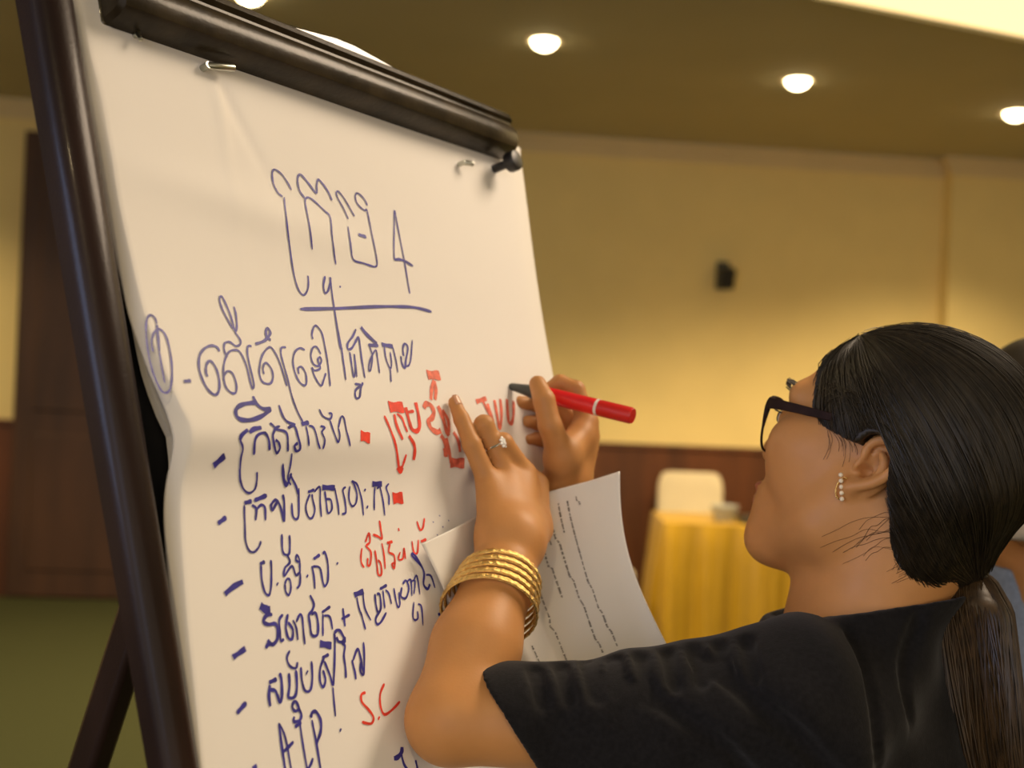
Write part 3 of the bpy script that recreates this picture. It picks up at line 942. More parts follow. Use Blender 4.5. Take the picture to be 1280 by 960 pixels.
class Head:
    def __init__(self, O, yaw, pitch, roll):
        a, p, r = yaw, pitch, roll
        self.O = np.asarray(O, float)
        self.F = np.array([-math.cos(a) * math.cos(p), math.sin(a) * math.cos(p), math.sin(p)])
        L = np.array([-math.sin(a), -math.cos(a), 0]); U = np.cross(self.F, L)
        if U[2] < 0: U = -U
        self.L = L * math.cos(r) + U * math.sin(r); self.U = -L * math.sin(r) + U * math.cos(r)
        self.ax = (self.F, self.L, self.U)
    def p(self, a, b, h): return self.O + a * self.F + b * self.L + h * self.U
    def loc(self, P_): q = P_ - self.O; return np.stack([q @ self.F, q @ self.L, q @ self.U], -1)
    def coords(self, x, y, z):
        X, Y, Z = x - self.O[0], y - self.O[1], z - self.O[2]
        return [X * v[0] + Y * v[1] + Z * v[2] for v in self.ax]
def head_prims(G, Hd):
    p, ax = Hd.p, Hd.ax
    G.ell(p(-.018, 0, .046), ax, (.096, .074, .084), .02)
    G.ell(p(.035, 0, .0), ax, (.058, .062, .080), .03)
    G.cone(p(.079, 0, -.096), p(.072, 0, -.086), .021, .021, .022)
    for s in (1, -1):
        G.cone(p(-.004, s * .052, -.030), p(.012, s * .047, -.062), .020, .022, .03)
        G.cone(p(.012, s * .047, -.062), p(.066, s * .014, -.092), .022, .020, .028)
        G.ell(p(.050, s * .036, -.018), ax, (.035, .029, .036), .022)
        G.ell(p(.046, s * .046, .0), ax, (.036, .022, .024), .02)
        G.cone(p(.084, s * .012, .046), p(.070, s * .046, .044), .012, .010, .016)
        G.ell(p(.106, s * .031, .020), ax, (.024, .018, .014), .014, 'sub')
        G.ell(p(.076, s * .031, .019), ax, (.0145, .016, .0135), .004)
    G.ell(p(.077, 0, -.060), ax, (.022, .034, .028), .02)
    G.cone(p(.086, 0, .030), p(.101, 0, -.012), .008, .0115, .012)
    for s in (1, -1): G.ell(p(.096, s * .012, -.018), ax, (.010, .009, .008), .007)
    for s in (1, -1): G.ell(p(.101, s * .006, -.0265), ax, (.005, .004, .004), .003, 'sub')
    G.ell(p(.0945, 0, -.0505), ax, (.010, .024, .0062), .004)
    G.ell(p(.0930, 0, -.0625), ax, (.010, .021, .0070), .004)
def ear_prims(G, Hd, s):
    """ear with raised rim, bowl, tragus and lobe"""
    c0 = Hd.p(-.020, s * .0715, -.002)
    tilt = math.radians(24)
    e1 = nrm(Hd.U * math.cos(tilt) - Hd.F * math.sin(tilt))                  # long axis, top leaning back
    out = nrm(Hd.L * s * .88 - Hd.F * .10)
    e2 = nrm(-Hd.F - (-Hd.F @ e1) * e1); e2 = nrm(e2 + Hd.L * s * .22); e2 = nrm(e2 - (e2 @ e1) * e1)   # backwards and out
    e3 = np.cross(e1, e2); e3 = e3 if e3 @ Hd.L * s > 0 else -e3
    def q(u, v, w=0): return c0 + e1 * u + e2 * v + e3 * w
    G.ell(q(.004, .008, -.004), (e1, e2, e3), (.029, .0165, .007), .005)
    G.ell(q(.005, .0085, .005), (e1, e2, e3), (.023, .0118, .0115), .002, 'sub')
    rim = [(.004, -.006), (.015, -.009), (.025, -.004), (.031, .006), (.029, .017), (.020, .0235), (.008, .0235), (-.006, .018), (-.017, .009), (-.025, .0015)]
    rr = [.0030, .0034, .0038, .0040, .0040, .0040, .0040, .0040, .0044, .0052]
    G.chain([q(u, v, .0050) for u, v in smooth_poly(rim, 3)], list(np.interp(np.linspace(0, 9, 28), range(10), rr)), .0025)
    anti = [(.016, .004), (.012, .011), (.002, .0145), (-.009, .011), (-.014, .004)]
    G.chain([q(u, v, .001) for u, v in smooth_poly(anti, 3)], [.0032] * 13, .003)
    G.ell(q(-.024, .002, .001), (e1, e2, e3), (.010, .0085, .0048), .005)
    G.ell(q(-.004, -.006, .003), (e1, e2, e3), (.006, .0035, .0045), .003)
    G.ell(q(-.004, .0005, .002), (e1, e2, e3), (.0065, .0045, .013), .002, 'sub')
    return q

# ------------------------------------------------------------------ the woman at the flip chart
O_H = np.array([.3392, 1.0358, 1.4379])
HD = Head(O_H, .70, .2118, .1524)
SHL = at(985, 893, .925)                              # near (left) shoulder
SHR = np.array([.40, 1.20, 1.245])
ELL = at(563, 899, .908)
WRL = hp(642, 676, .052)
ELR = at(815, 965, 1.150)
WRR = at(702, 622, 1.165)
NK0 = (SHL + SHR) / 2 + np.array([.015, -.01, .015])
PEL = np.array([.50, 1.03, .86])

G = Grid((-.16, .74, -.02), (.86, 1.40, 1.62), .0026)
# trunk, legs
G.cone(NK0 + np.array([.0, 0, -.10]), PEL + np.array([-.03, 0, .15]), .105, .095, .05)
G.cone(SHL + np.array([.03, .03, -.01]), SHR + np.array([0, -.03, -.01]), .052, .052, .06)
G.ell(PEL, np.eye(3), (.12, .15, .12), .06)
FTL, FTR = np.array([.58, .93, .08]), np.array([.62, 1.13, .08])
for ft, sg in ((FTL, -1), (FTR, 1)):
    hipj = PEL + np.array([.01, sg * .085, -.04]); kn = hipj * .48 + ft * .52 + np.array([-.03, 0, 0])
    G.chain([hipj, kn, ft], [.082, .055, .038], .03)
    G.cone(ft + np.array([.03, 0, -.045]), ft + np.array([-.14, 0, -.055]), .034, .026, .02)
# neck
G.cone(NK0 + np.array([0, 0, .03]), HD.p(-.028, 0, -.035), .060, .054, .035)
G.cone(NK0 + np.array([-.022, .01, .03]), HD.p(.010, 0, -.060), .036, .040, .03)
G.cone(HD.p(-.045, 0, -.05), (NK0 + SHL) / 2 + np.array([.02, .0, .02]), .040, .040, .05)
G.cone(HD.p(-.045, 0, -.05), (NK0 + SHR) / 2 + np.array([.01, 0, .01]), .040, .040, .05)
G.chain([SHL, SHL * .5 + ELL * .5 + np.array([0, -.004, -.004]), ELL], [.058, .0405, .0345], .025)
G.chain([SHR, SHR * .5 + ELR * .5, ELR], [.055, .046, .038], .025)
SNAP = G.a.copy()
head_prims(G, HD)
earq = ear_prims(G, HD, 1); ear_prims(G, HD, -1)
# left arm
fm = ELL * .62 + WRL * .38
G.chain([ELL, fm, ELL * .25 + WRL * .75, WRL], [.0345, .0370, .0295, .0262], .012)
# right arm
G.chain([ELR, ELR * .6 + WRR * .4, WRR], [.037, .037, .0245], .012)
# left hand: back of the hand to the viewer, little finger stretched, others bent around the sheet
LH = {
    'little': [hp(610, 602, .034), hp(590, 556, .031), hp(577, 524, .024), hp(568, 503, .0175)],
    'ring': [hp(634, 596, .041), hp(605, 531, .037), hp(600, 536, .019), hp(603, 556, .010)],
    'middle': [hp(655, 592, .045), hp(629, 553, .046), hp(621, 562, .025), hp(622, 582, .011)],
    'index': [hp(671, 606, .041), hp(652, 583, .033), hp(644, 590, .016), hp(640, 612, .010)],
}
LR = {'little': [.0105, .0088, .0074, .0062], 'ring': [.0105, .0094, .0082, .0072], 'middle': [.0110, .0092, .0082, .0072], 'index': [.0108, .0090, .0080, .0070]}
mc = {'little': hp(622, 668, .046), 'ring': hp(638, 662, .052), 'middle': hp(652, 660, .052), 'index': hp(664, 660, .046)}
for n_ in ('little', 'ring', 'middle', 'index'):
    G.cone(mc[n_], LH[n_][0], .0185, .0122, .014)
    G.cone(WRL, mc[n_], .0245, .0185, .012)
for n_ in ('little', 'ring', 'middle', 'index'):
    G.chain(LH[n_], LR[n_], .0035)
G.cone(mc['index'] - BN * .012, hp(672, 632, .026), .018, .0135, .012)
G.chain([hp(668, 650, .034), hp(640, 648, .020), hp(616, 655, .014), hp(604, 662, .0125)], [.015, .0115, .0095, .0080], .005)
# right hand gripping the marker
MK0, MK1 = at(631, 481, 1.168), at(791, 520, 1.095)
MD = nrm(MK1 - MK0); ML = np.linalg.norm(MK1 - MK0)
def mk(px, py, d): return at(px, py, d)
def mkY(px):                                          # depth of the marker's axis under a pixel column
    k = (px - 631) / 160.0; return 1.168 + (1.095 - 1.168) * k
RH = {
    'thumb': [at(703, 572, 1.124), at(688, 533, 1.112), at(680, 500, 1.115), at(672, 480, 1.125)],
    'index': [at(733, 527, 1.165), at(720, 487, 1.172), at(700, 478, 1.176), at(678, 492, 1.176)],
    'middle': [at(734, 545, 1.178), at(704, 512, 1.190), at(676, 506, 1.186), at(648, 503, 1.172)],
    'ring': [at(728, 562, 1.182), at(692, 532, 1.192), at(672, 528, 1.182), at(660, 527, 1.168)],
    'little': [at(720, 578, 1.180), at(688, 552, 1.188), at(670, 549, 1.178), at(658, 550, 1.166)],
}
RR = {'thumb': [.0150, .0118, .0108, .0088], 'index': [.0110, .0094, .0082, .0072], 'middle': [.0110, .0094, .0082, .0070], 'ring': [.0108, .0088, .0078, .0068], 'little': [.0100, .0080, .0068, .0060]}
wb = {'index': at(716, 600, 1.160), 'middle': at(712, 604, 1.168), 'ring': at(706, 606, 1.174), 'little': at(698, 608, 1.174)}
for n_ in ('index', 'middle', 'ring', 'little'):
    G.cone(wb[n_], RH[n_][0], .0175, .0130, .012)
    G.cone(WRR, wb[n_], .0235, .0175, .012)
G.cone(at(702, 606, 1.150), at(703, 568, 1.128), .018, .0170, .018)
G.cone(at(703, 572, 1.126), at(724, 545, 1.150), .0140, .0120, .018)
for n_ in ('index', 'middle', 'ring', 'little', 'thumb'): G.chain(RH[n_], RR[n_], .0035)
V, Q = G.mesh(2)
lc = HD.loc(V[Q].mean(1))
lipm = ((lc[:, 0] > .090) & (np.abs(lc[:, 1]) < .024) & (lc[:, 2] < -.0455) & (lc[:, 2] > -.069)).astype(int)
woman = np_mesh('person', V, Q, [M['skin'], M['lip']], origin=(.55, 1.03, 0), matidx=lipm)
tag(woman, 'woman in dark blouse with ponytail writing on the flip chart paper', 'person')
GB = G

# eyes, lashes, brows
for s in (1, -1):
    m = MB(); c = HD.p(.0775, s * .031, .019)
    m.lathe(c, [(.0118 * math.sin(a), -.0118 * math.cos(a) + .0028) for a in np.linspace(.01, math.pi - .01, 18)], 24, HD.F, 0)
    m.lathe(c + HD.F * .0150, [(.0055, -.0006), (.003, .0001), (.0002, .0003)], 20, HD.F, 1)
    m.build('eye', [M['eye'], M['iris']], woman)
    m = MB()
    for k in range(14):
        b = s * (.020 + .0018 * k); a0 = .0905 - .03 * ((abs(b) - .031) / .016) ** 2 * .35
        p0 = HD.p(a0, b, .0225); m.tube([p0, p0 + HD.F * .005 + HD.U * .0008 + HD.L * s * .001 * (k - 5) * .25, p0 + HD.F * .009 + HD.U * .0035 + HD.L * s * .002 * (k - 5) * .25], [.0005, .0004, .00015], 5)
    m.build('eyelash', M['hair'], woman)
    m = MB()
    for k in range(40):
        b = .014 + .034 * k / 40; h = .046 + .007 * math.sin(k / 40 * 2.2) + rng.uniform(-.002, .002); a0 = .099 - .02 * ((b - .012) / .036) ** 2
        p0 = HD.p(a0 - .003, s * b, h); m.tube([p0, p0 + HD.F * .0035 + HD.L * s * .004 + HD.U * .002], [.0006, .0003], 4)
    m.build('eyebrow', M['hair'], woman)

# finger nails
def nail(tip, prev, up, r, parent):
    d = nrm(tip - prev); up = nrm(up - (up @ d) * d); sd = np.cross(d, up); m = MB()
    def fn(u, v):
        a = (u - .5) * 1.9; return tip + d * (-.006 + .011 * v) + (sd * math.sin(a) + up * math.cos(a)) * (r * 1.03) * (1 - .12 * v)
    m.grid(fn, 8, 6); m.build('fingernail', M['nail'], parent, solid=.0006)
nail(LH['little'][3], LH['little'][2], BN, .0062, woman)

# ---- blouse
def in_sleeve_dir(): return nrm(ELL - SHL)
SD = in_sleeve_dir()
i0 = np.round((np.array([-.10, .76, .82]) - G.lo) / G.h).astype(int)
GBl = Grid(G.lo + i0 * G.h, (.76, 1.39, 1.42), G.h)
n1 = np.minimum(GBl.n, G.n - i0); GBl.n = n1
GBl.a = SNAP[i0[0]:i0[0] + n1[0], i0[1]:i0[1] + n1[1], i0[2]:i0[2] + n1[2]] - np.float32(.0075)
def sleeve(Gr, sh, el, hem, r0, r1, extra=0):
    mid = sh + (hem - sh) * .5
    Gr.chain([sh, mid, hem, hem + (hem - sh) * .25], [r0 + extra, (r0 + r1) / 2 + .004 + extra, r1 + extra, r1 + .006 + extra], .02)
hemL = at(668, 913, .925)
def trunk(Gr, e):
    Gr.cone(NK0 + np.array([.0, 0, -.10]), PEL + np.array([-.03, 0, .10]), .113 + e, .112 + e, .05)
    Gr.cone(PEL + np.array([-.03, 0, .10]), PEL + np.array([0, 0, -.02]), .112 + e, .150 + e, .05)
    Gr.cone(SHL + np.array([.03, .03, -.004]), SHR + np.array([0, -.03, -.004]), .060 + e, .060 + e, .06)
    Gr.cone(NK0 + np.array([.03, -.0, .0]), (NK0 + SHL) / 2 + np.array([.02, .0, .010]), .052 + e, .052 + e, .05)
    Gr.cone(NK0 + np.array([.03, -.0, .0]), (NK0 + SHR) / 2 + np.array([.01, 0, .005]), .052 + e, .052 + e, .05)
    Gr.cone(NK0 + np.array([.0, 0, -.02]), NK0 + np.array([.0, 0, .03]), .070 + e, .066 + e, .03)
trunk(GBl, 0)
sleeve(GBl, SHL + np.array([.0, 0, .0]), ELL, hemL, .068, .039)
hemR = SHR + (ELR - SHR) * .78
sleeve(GBl, SHR, ELR, hemR, .066, .056)
# soft folds
s_, x, y, z = GBl.sl(GBl.lo, GBl.lo + (GBl.n - 1) * GBl.h)
fold = (.0016 * np.sin(x * 95 + z * 60 + y * 20) * np.sin(x * 23 - z * 31 + 1) + .0022 * np.sin(x * 38 - z * 70 + y * 33)).astype(np.float32)
# puckered gathering along the sleeve's upper seam
GBl.a += fold[:GBl.n[0], :GBl.n[1], :GBl.n[2]]
def crease(px, r, k):
    pts = []
    for q in smooth_poly(px, 5):
        rr_ = ray(*q); ys = np.linspace(.78, 1.15, 400); d = GBl.sample(np.minimum(np.maximum(CAM + ys[:, None] * rr_[None], GBl.lo + .004), GBl.lo + (GBl.n - 2) * GBl.h - .004))
        i_ = np.argmax(d < 0)
        if d[i_] < 0: pts.append(CAM + ys[i_] * rr_)
    for a_, b_ in zip(pts[:-1], pts[1:]):
        if np.linalg.norm(a_ - b_) < .06: GBl.cone(a_, b_, r, r, k, 'sub')
crease([(880, 822), (900, 838), (955, 885), (1000, 925), (1045, 975)], .0035, .012)
crease([(1062, 790), (1080, 830), (1092, 880), (1100, 960)], .0022, .008)
crease([(760, 850), (830, 880), (900, 930), (950, 985)], .0015, .012)
crease([(1150, 770), (1130, 830), (1140, 900)], .0015, .010)
for k_ in range(9):
    x_ = 668 + k_ * 33
    crease([(x_, 834 - k_ * 4.6), (x_ + 3, 846 - k_ * 4.6), (x_ + 12, 880 - k_ * 4)], .0016, .010)
GBl.a = np.minimum(GBl.a, SNAP[i0[0]:i0[0] + n1[0], i0[1]:i0[1] + n1[1], i0[2]:i0[2] + n1[2]] - np.float32(.0042))
GBl.a = np.maximum(GBl.a, -(GBl.a + np.float32(.0068)))
hn = nrm(nrm(-.83 * RGT - .56 * UPV) + FWD * .12)
hp0 = at(617, 846, .915)
def keep(x, y, z):
    d1 = (x - hp0[0]) * hn[0] + (y - hp0[1]) * hn[1] + (z - hp0[2]) * hn[2] + .006 * np.sin(z * 60 + y * 25) * 0.5
    # the sleeve on the far side ends above the elbow
    dr_ = nrm(ELR - SHR); d2 = (x - hemR[0]) * dr_[0] + (y - hemR[1]) * dr_[1] + (z - hemR[2]) * dr_[2]
    near = np.sqrt((x - ELR[0]) ** 2 + (y - ELR[1]) ** 2 + (z - ELR[2]) ** 2) - .16
    d2 = np.minimum(d2, -near)
    nn = nrm([-.17, .15, .97]); c = at(1085, 758, 1.0)
    d3 = (x - c[0]) * nn[0] + (y - c[1]) * nn[1] + (z - c[2]) * nn[2]
    nk = NK0 - (HD.p(-.028, 0, -.035) - NK0) * .2; na = nrm(HD.p(-.028, 0, -.035) - NK0)
    X_, Y_, Z_ = x - nk[0], y - nk[1], z - nk[2]; tt_ = X_ * na[0] + Y_ * na[1] + Z_ * na[2]
    dn = np.sqrt(np.maximum(X_ * X_ + Y_ * Y_ + Z_ * Z_ - tt_ * tt_, 0))
    d3 = np.minimum(d3, .118 - dn)
    d4 = .845 - z
    return np.maximum(np.maximum(d1, d2), np.maximum(d3, d4)).astype(np.float32)
GBl.cut(keep, .003)
V, Q = GBl.mesh(3)
blouse = np_mesh('blouse', V, Q, M['cloth'], woman)
del SNAP, GBl

# ---- trousers and shoes (below the picture)
GT = Grid((.30, .76, .06), (.82, 1.32, .92), .008)
GT.ell(PEL + np.array([0, 0, -.01]), np.eye(3), (.132, .162, .12), .05)
for ft, sg in ((FTL, -1), (FTR, 1)):
    hipj = PEL + np.array([.01, sg * .085, -.04]); kn = hipj * .48 + ft * .52 + np.array([-.03, 0, 0])
    GT.chain([hipj, kn, ft + np.array([0, 0, .0])], [.092, .068, .058], .03)
GT.cut(lambda x, y, z: np.maximum(z - .895, .075 - z) + 0 * x + 0 * y, .004)
V, Q = GT.mesh(1); np_mesh('trousers', V, Q, M['trousers'], woman)
for ft in (FTL, FTR):
    g = Grid(ft + np.array([-.24, -.08, -.10]), ft + np.array([.12, .08, .04]), .006)
    g.cone(ft + np.array([.03, 0, -.045]), ft + np.array([-.15, 0, -.055]), .043, .034, .03)
    g.cut(lambda x, y, z: np.maximum(.003 - z, z - .075) + 0 * x + 0 * y, .004)
    V, Q = g.mesh(1); np_mesh('shoe', V, Q, M['shoe'], woman)

# ---- hair: cap swept back to a low tie, strands and a ponytail
TIE = at(1213, 712, 1.005)
GH = Grid(O_H - .23, O_H + .23, .0030)
p, ax = HD.p, HD.ax
GH.ell(p(-.022, 0, .045), ax, (.106, .083, .092), .02)
GH.ell(p(-.045, 0, .030), ax, (.092, .080, .090), .03)
GH.cone(p(-.060, 0, -.005), TIE + np.array([-.008, 0, .012]), .066, .018, .035)
GH.cone(p(-.03, .03, -.0), p(-.056, .024, -.064), .046, .031, .03)
GH.cone(p(-.064, 0, -.050), TIE + np.array([-.008, 0, .010]), .046, .016, .02)
GH.cone(p(-.056, .022, -.060), TIE + np.array([-.01, 0, .012]), .030, .016, .02)
GH.cone(p(-.03, -.03, -.0), p(-.056, -.024, -.064), .046, .031, .03)
hx = [-.20, -.09, -.06, -.03, .0, .012, .020, .030, .05, .08, .105, .2]
ha = [-.070, -.060, -.054, -.049, -.039, -.020, .034, .047, .056, .066, .060, .03]
def hairline(x, y, z):
    a, b, h = HD.coords(x, y, z)
    lim = np.interp(h, hx, ha).astype(np.float32)
    frontal = np.interp(h, [0, .06, .09, .12], [0, .0, .012, .01])
    return (a - lim - frontal * (1 - np.minimum(np.abs(b) / .06, 1))).astype(np.float32)
GH.cut(hairline, .006)
GH.ell(earq(.004, .006, .004), (HD.U, HD.F, HD.L), (.029, .018, .022), .004, 'sub')
Vh, Qh = GH.mesh(2)
hair = np_mesh('hair', Vh, Qh, M['hair'], woman)
# strands that follow the cap from the hairline to the tie
def surf(dirs, c):
    lo_ = np.zeros(len(dirs)); hi_ = np.full(len(dirs), .19)
    rr = np.linspace(.18, .03, 76); best = np.full(len(dirs), np.nan); pd = np.full(len(dirs), .01)
    for r in rr:
        d = GH.sample(c + dirs * r); hit = np.isnan(best) & (d < 0); best[hit] = r + .002 * (-d[hit]) / np.maximum(pd[hit] - d[hit], 1e-6); pd = d
    return best
cH = HD.p(-.025, 0, .03)
tieD = nrm(TIE - cH)
m = MB(); N_S = 6500; cnt_ = 0
starts = []
while len(starts) < N_S:
    h = rng.uniform(-.05, .125); sd = rng.choice([-1, 1], p=[.25, .75])
    a = np.interp(h, hx, ha) - abs(rng.normal(0, .035)) - .004
    if len(starts) % 4 == 1: h = rng.uniform(.012, .125); a = np.interp(h, hx, ha) - rng.uniform(-.004, .028)
    elif len(starts) % 2 == 0: a = rng.uniform(-.11, np.interp(h, hx, ha))
    bmax = .082 * math.sqrt(max(0.02, 1 - ((h - .05) / .1) ** 2)) if h > .05 else .08
    b = sd * bmax * (rng.uniform(.0, 1) if h > .09 else rng.uniform(.75, 1))
    starts.append(HD.p(a, b, h) - cH)
starts = np.array([nrm(s) for s in starts])
K = 22
ang = np.arccos(np.clip(starts @ tieD, -1, 1)); sweep = []
jit = rng.uniform(-.02, .02, (N_S, 3)); lift = rng.uniform(-.0002, .0008, N_S) + (rng.random(N_S) < .05) * .002
D_all = []; R_all = []
sl_ = starts @ HD.F; su_ = starts @ HD.U
bias = .75 * np.clip((sl_ + .15) / .6, 0, 1) * np.clip((.75 - su_) / .6, 0, 1)
for k in range(K):
    t_ = k / (K - 1) * .93; sn = np.sin(ang) + 1e-6
    dd = (np.sin((1 - t_) * ang) / sn)[:, None] * starts + (np.sin(t_ * ang) / sn)[:, None] * tieD
    dd = dd + jit * math.sin(math.pi * t_) + bias[:, None] * HD.U[None] * math.sin(math.pi * min(1, t_ * 1.15)) ** .8; dd /= np.linalg.norm(dd, axis=1)[:, None]
    D_all.append(dd); R_all.append(surf(dd, cH))
R_all = np.array(R_all)
for i in range(N_S):
    ok = ~np.isnan(R_all[:, i])
    if ok.sum() > 3: R_all[:, i] = np.interp(np.arange(K), np.where(ok)[0], R_all[ok, i])
for _ in range(3): R_all[1:-1] = np.maximum(R_all[1:-1], .5 * (R_all[:-2] + R_all[2:]) - .001)
D_all = np.array([cH + D_all[k] * (R_all[k] + lift + .0002)[:, None] for k in range(K)])
EC = earq(.002, .004, .004)
rel = D_all - EC
inear = ((rel @ HD.U) / .034) ** 2 + ((rel @ HD.F) / .021) ** 2 + ((rel @ HD.L) / .030) ** 2 < 1
la_ = HD.loc(D_all); off_ = la_[..., 0] > np.interp(la_[..., 2], hx, ha) + .012 * (la_[..., 2] > .09) + .003
bad = inear | off_ | np.isnan(D_all).any(2)
for i in range(N_S):
    seg = []
    for k in range(K + 1):
        if k < K and not bad[k, i]: seg.append(D_all[k, i]); continue
        if len(seg) >= 4:
            rad = rng.uniform(.00022, .0005)
            m.tube(seg, [rad * .4] + [rad] * (len(seg) - 2) + [rad * .5], 4, caps=False)
        seg = []
strands = m.build('hair_strands', M['hair'], hair)
# loose wisps at temple, jaw and neck
m = MB()
def wisp(pts, r=.0004):
    m.tube(smooth_poly(pts, 6), r, 4)
def skin_at(px, py, lift_=.001):
    r = ray(px, py)
    ys = np.linspace(.80, 1.25, 700); d = GB.sample(CAM + ys[:, None] * r[None])
    k = np.argmax(d < lift_); return CAM + ys[k] * r
for _ in range(12):
    k = rng.uniform(0, 1); x0 = 1118 + rng.uniform(-4, 8); y0 = 640 + 50 * k
    x1 = 1025 + 60 * rng.uniform(0, 1); y1 = 668 + 24 * k + rng.uniform(-8, 14)
    pts = [(x0 + (x1 - x0) * t_, y0 + (y1 - y0) * t_ - 12 * math.sin(math.pi * t_) * rng.uniform(.3, 1)) for t_ in np.linspace(0, 1, 6)]
    wisp([skin_at(*q) for q in pts], rng.uniform(.0001, .00018))
m.build('loose_wisps', M['hair'], hair); m = MB()
for _ in range(16):
    x0 = 1040 + rng.uniform(-6, 20); y0 = 540 + rng.uniform(-6, 4); dx = rng.uniform(-8, 14); L_ = rng.uniform(14, 46)
    wisp([skin_at(x0 + dx * t_ + 5 * math.sin(3 * t_), y0 + L_ * t_) for t_ in np.linspace(0, 1, 5)], rng.uniform(.0001, .00018))
m.build('loose_wisps', M['hair'], hair); m = MB()
for _ in range(14):
    x0 = 1165 + rng.uniform(-10, 14); y0 = 705 + rng.uniform(-6, 14)
    wisp([skin_at(x0 - 45 * t_ * rng.uniform(.8, 1.1), y0 + 12 * t_ - 8 * math.sin(3 * t_)) for t_ in np.linspace(0, 1, 5)], rng.uniform(.0001, .00018))
m.build('loose_wisps', M['hair'], hair)
# ponytail: a tapered bundle of strands
axis_px = [(1213, 716, 1.003), (1214, 745, .993), (1219, 790, .980), (1226, 850, .968), (1236, 930, .964), (1250, 1010, .968), (1256, 1090, .972), (1258, 1180, .98)]
pa_ = smooth_poly([at(*q) for q in axis_px], 4)
hwid = np.interp(np.linspace(0, 1, len(pa_)), [0, .06, .2, .45, .7, 1], [.0125, .022, .0340, .0330, .028, .008])
hb = np.interp(np.linspace(0, 1, len(pa_)), [0, .06, .14, .25, .45, .7, 1], [.004, .010, .018, .028, .027, .022, .006])
GP = Grid(np.min(pa_, 0) - .06, np.max(pa_, 0) + .06, .003)
for i in range(len(pa_) - 1): GP.cone(pa_[i], pa_[i + 1], hb[i], hb[i + 1], .0, flat=(np.array([.25, .97, 0]), 1.35))
V, Q = GP.mesh(1); tail = np_mesh('ponytail', V, Q, M['hairbrown'], hair)
m = MB()
for i in range(620):
    g = rng.uniform(0, 2 * math.pi); rr_ = rng.uniform(.86, 1.04); ph = rng.uniform(0, 6)
    pts = []
    for k, c in enumerate(pa_):
        a = g + .12 * math.sin(k * .3 + ph)
        w = hwid[k] * rr_
        pts.append(c + RGT * math.cos(a) * w + FWD * math.sin(a) * w / 1.35)
    n_e = len(pts) - rng.integers(0, 6)
    m.tube(pts[:n_e], [.0007] * (n_e - 1) + [.0002], 4, caps=False)
m.build('ponytail_strands', M['hairbrown'], tail)
m = MB(); td = nrm(pa_[2] - pa_[0]); u_ = nrm(np.cross(td, FWD)); w_ = np.cross(td, u_)
for o_ in (-.003, .001, .005):
    m.tube([TIE + np.array([0, 0, -.004]) + td * o_ + (u_ * math.cos(g) + w_ * math.sin(g)) * .0135 for g in np.linspace(0, 2 * math.pi, 25)[:-1]], .0026, 8, closed=True)
tie = m.build('hair_tie', M['rubber'], hair)

# ------------------------------------------------------------------ glasses
gl = empty('eyeglasses', HD.p(.10, 0, .02)); tag(gl, 'dark brown framed eyeglasses worn by the woman writing', 'glasses')
def lens_outline(s):
    pts = [(.012, .030), (.030, .037), (.052, .0385), (.0645, .034), (.0655, .020), (.060, .002), (.048, -.009), (.030, -.011), (.016, -.004), (.010, .012)]
    return [HD.p(.0955 - .0035 * (b / .06) ** 2 - .02 * max(0, .035 - h), s * b * .93, h - .005) for b, h in smooth_poly(pts, 5, closed=True)]
for s in (1, -1):
    q = lens_outline(s)
    m = MB(); n = len(q); rad = [.0012 + .0017 * max(0, min(1, (HD.loc(x_[None])[0, 2] - .004) / .02)) for x_ in q]
    m.tube(q, rad, 8, closed=True); m.build('rim', M['frame'], gl)
    m = MB(); cc = np.mean(q, 0); m.add(q + [cc], [(i, (i + 1) % n, n) for i in range(n)]); m.build('lens', M['glass'], gl)
    tp_ = [HD.p(.0925, s * .0610, .0275), HD.p(.086, s * .0685, .0275), HD.p(.070, s * .0735, .0285), HD.p(.040, s * .0770, .0295), HD.p(.012, s * .0780, .030), HD.p(-.006, s * .0745, .028), HD.p(-.020, s * .067, .016), HD.p(-.028, s * .062, .0)]
    tp_ = smooth_poly(tp_, 5); m = MB(); n = len(tp_); vs = []; fs = []
    for i, c in enumerate(tp_):
        hh = float(np.interp(i / (n - 1), [0, .15, .5, 1], [.0058, .0050, .0036, .0022])); ww = .0014
        for a, b in ((-1, -1), (1, -1), (1, 1), (-1, 1)): vs.append(c + HD.L * a * ww + HD.U * b * hh)
    for i in range(n - 1):
        for k in range(4): fs.append((i * 4 + k, i * 4 + (k + 1) % 4, i * 4 + 4 + (k + 1) % 4, i * 4 + 4 + k))
    fs += [(3, 2, 1, 0), tuple((n - 1) * 4 + k for k in range(4))]
    m.add(vs, fs); m.build('temple', M['frame'], gl, bevel=.0006)
m = MB(); m.tube(smooth_poly([HD.p(.0955, .011, .017), HD.p(.102, 0, .0205), HD.p(.0955, -.011, .017)], 5), .0017, 8); m.build('bridge', M['frame'], gl)

# earring
eb = earq(-.021, -.004, .006)
er = empty('earring', eb); tag(er, 'gold drop earring with pale beads in the left ear', 'earring')
m = MB(); m.tube([eb + (HD.U * math.cos(g) * .0095 + HD.F * math.sin(g) * .0045 + HD.L * math.sin(g) * .002) - HD.U * .008 for g in np.linspace(0, 2 * math.pi, 21)[:-1]], .0008, 6, closed=True); m.build('hoop', M['gold'], er)
for k in range(5):
    m = MB(); c = eb + HD.L * .003 + np.array([-.003 + .0005 * k, -.001, .004 - .0052 * k]); m.lathe(c, [(.0021 * math.sin(a), .0021 * math.cos(a)) for a in np.linspace(.01, 3.13, 9)], 12); m.build('bead', M['pearl'], er)

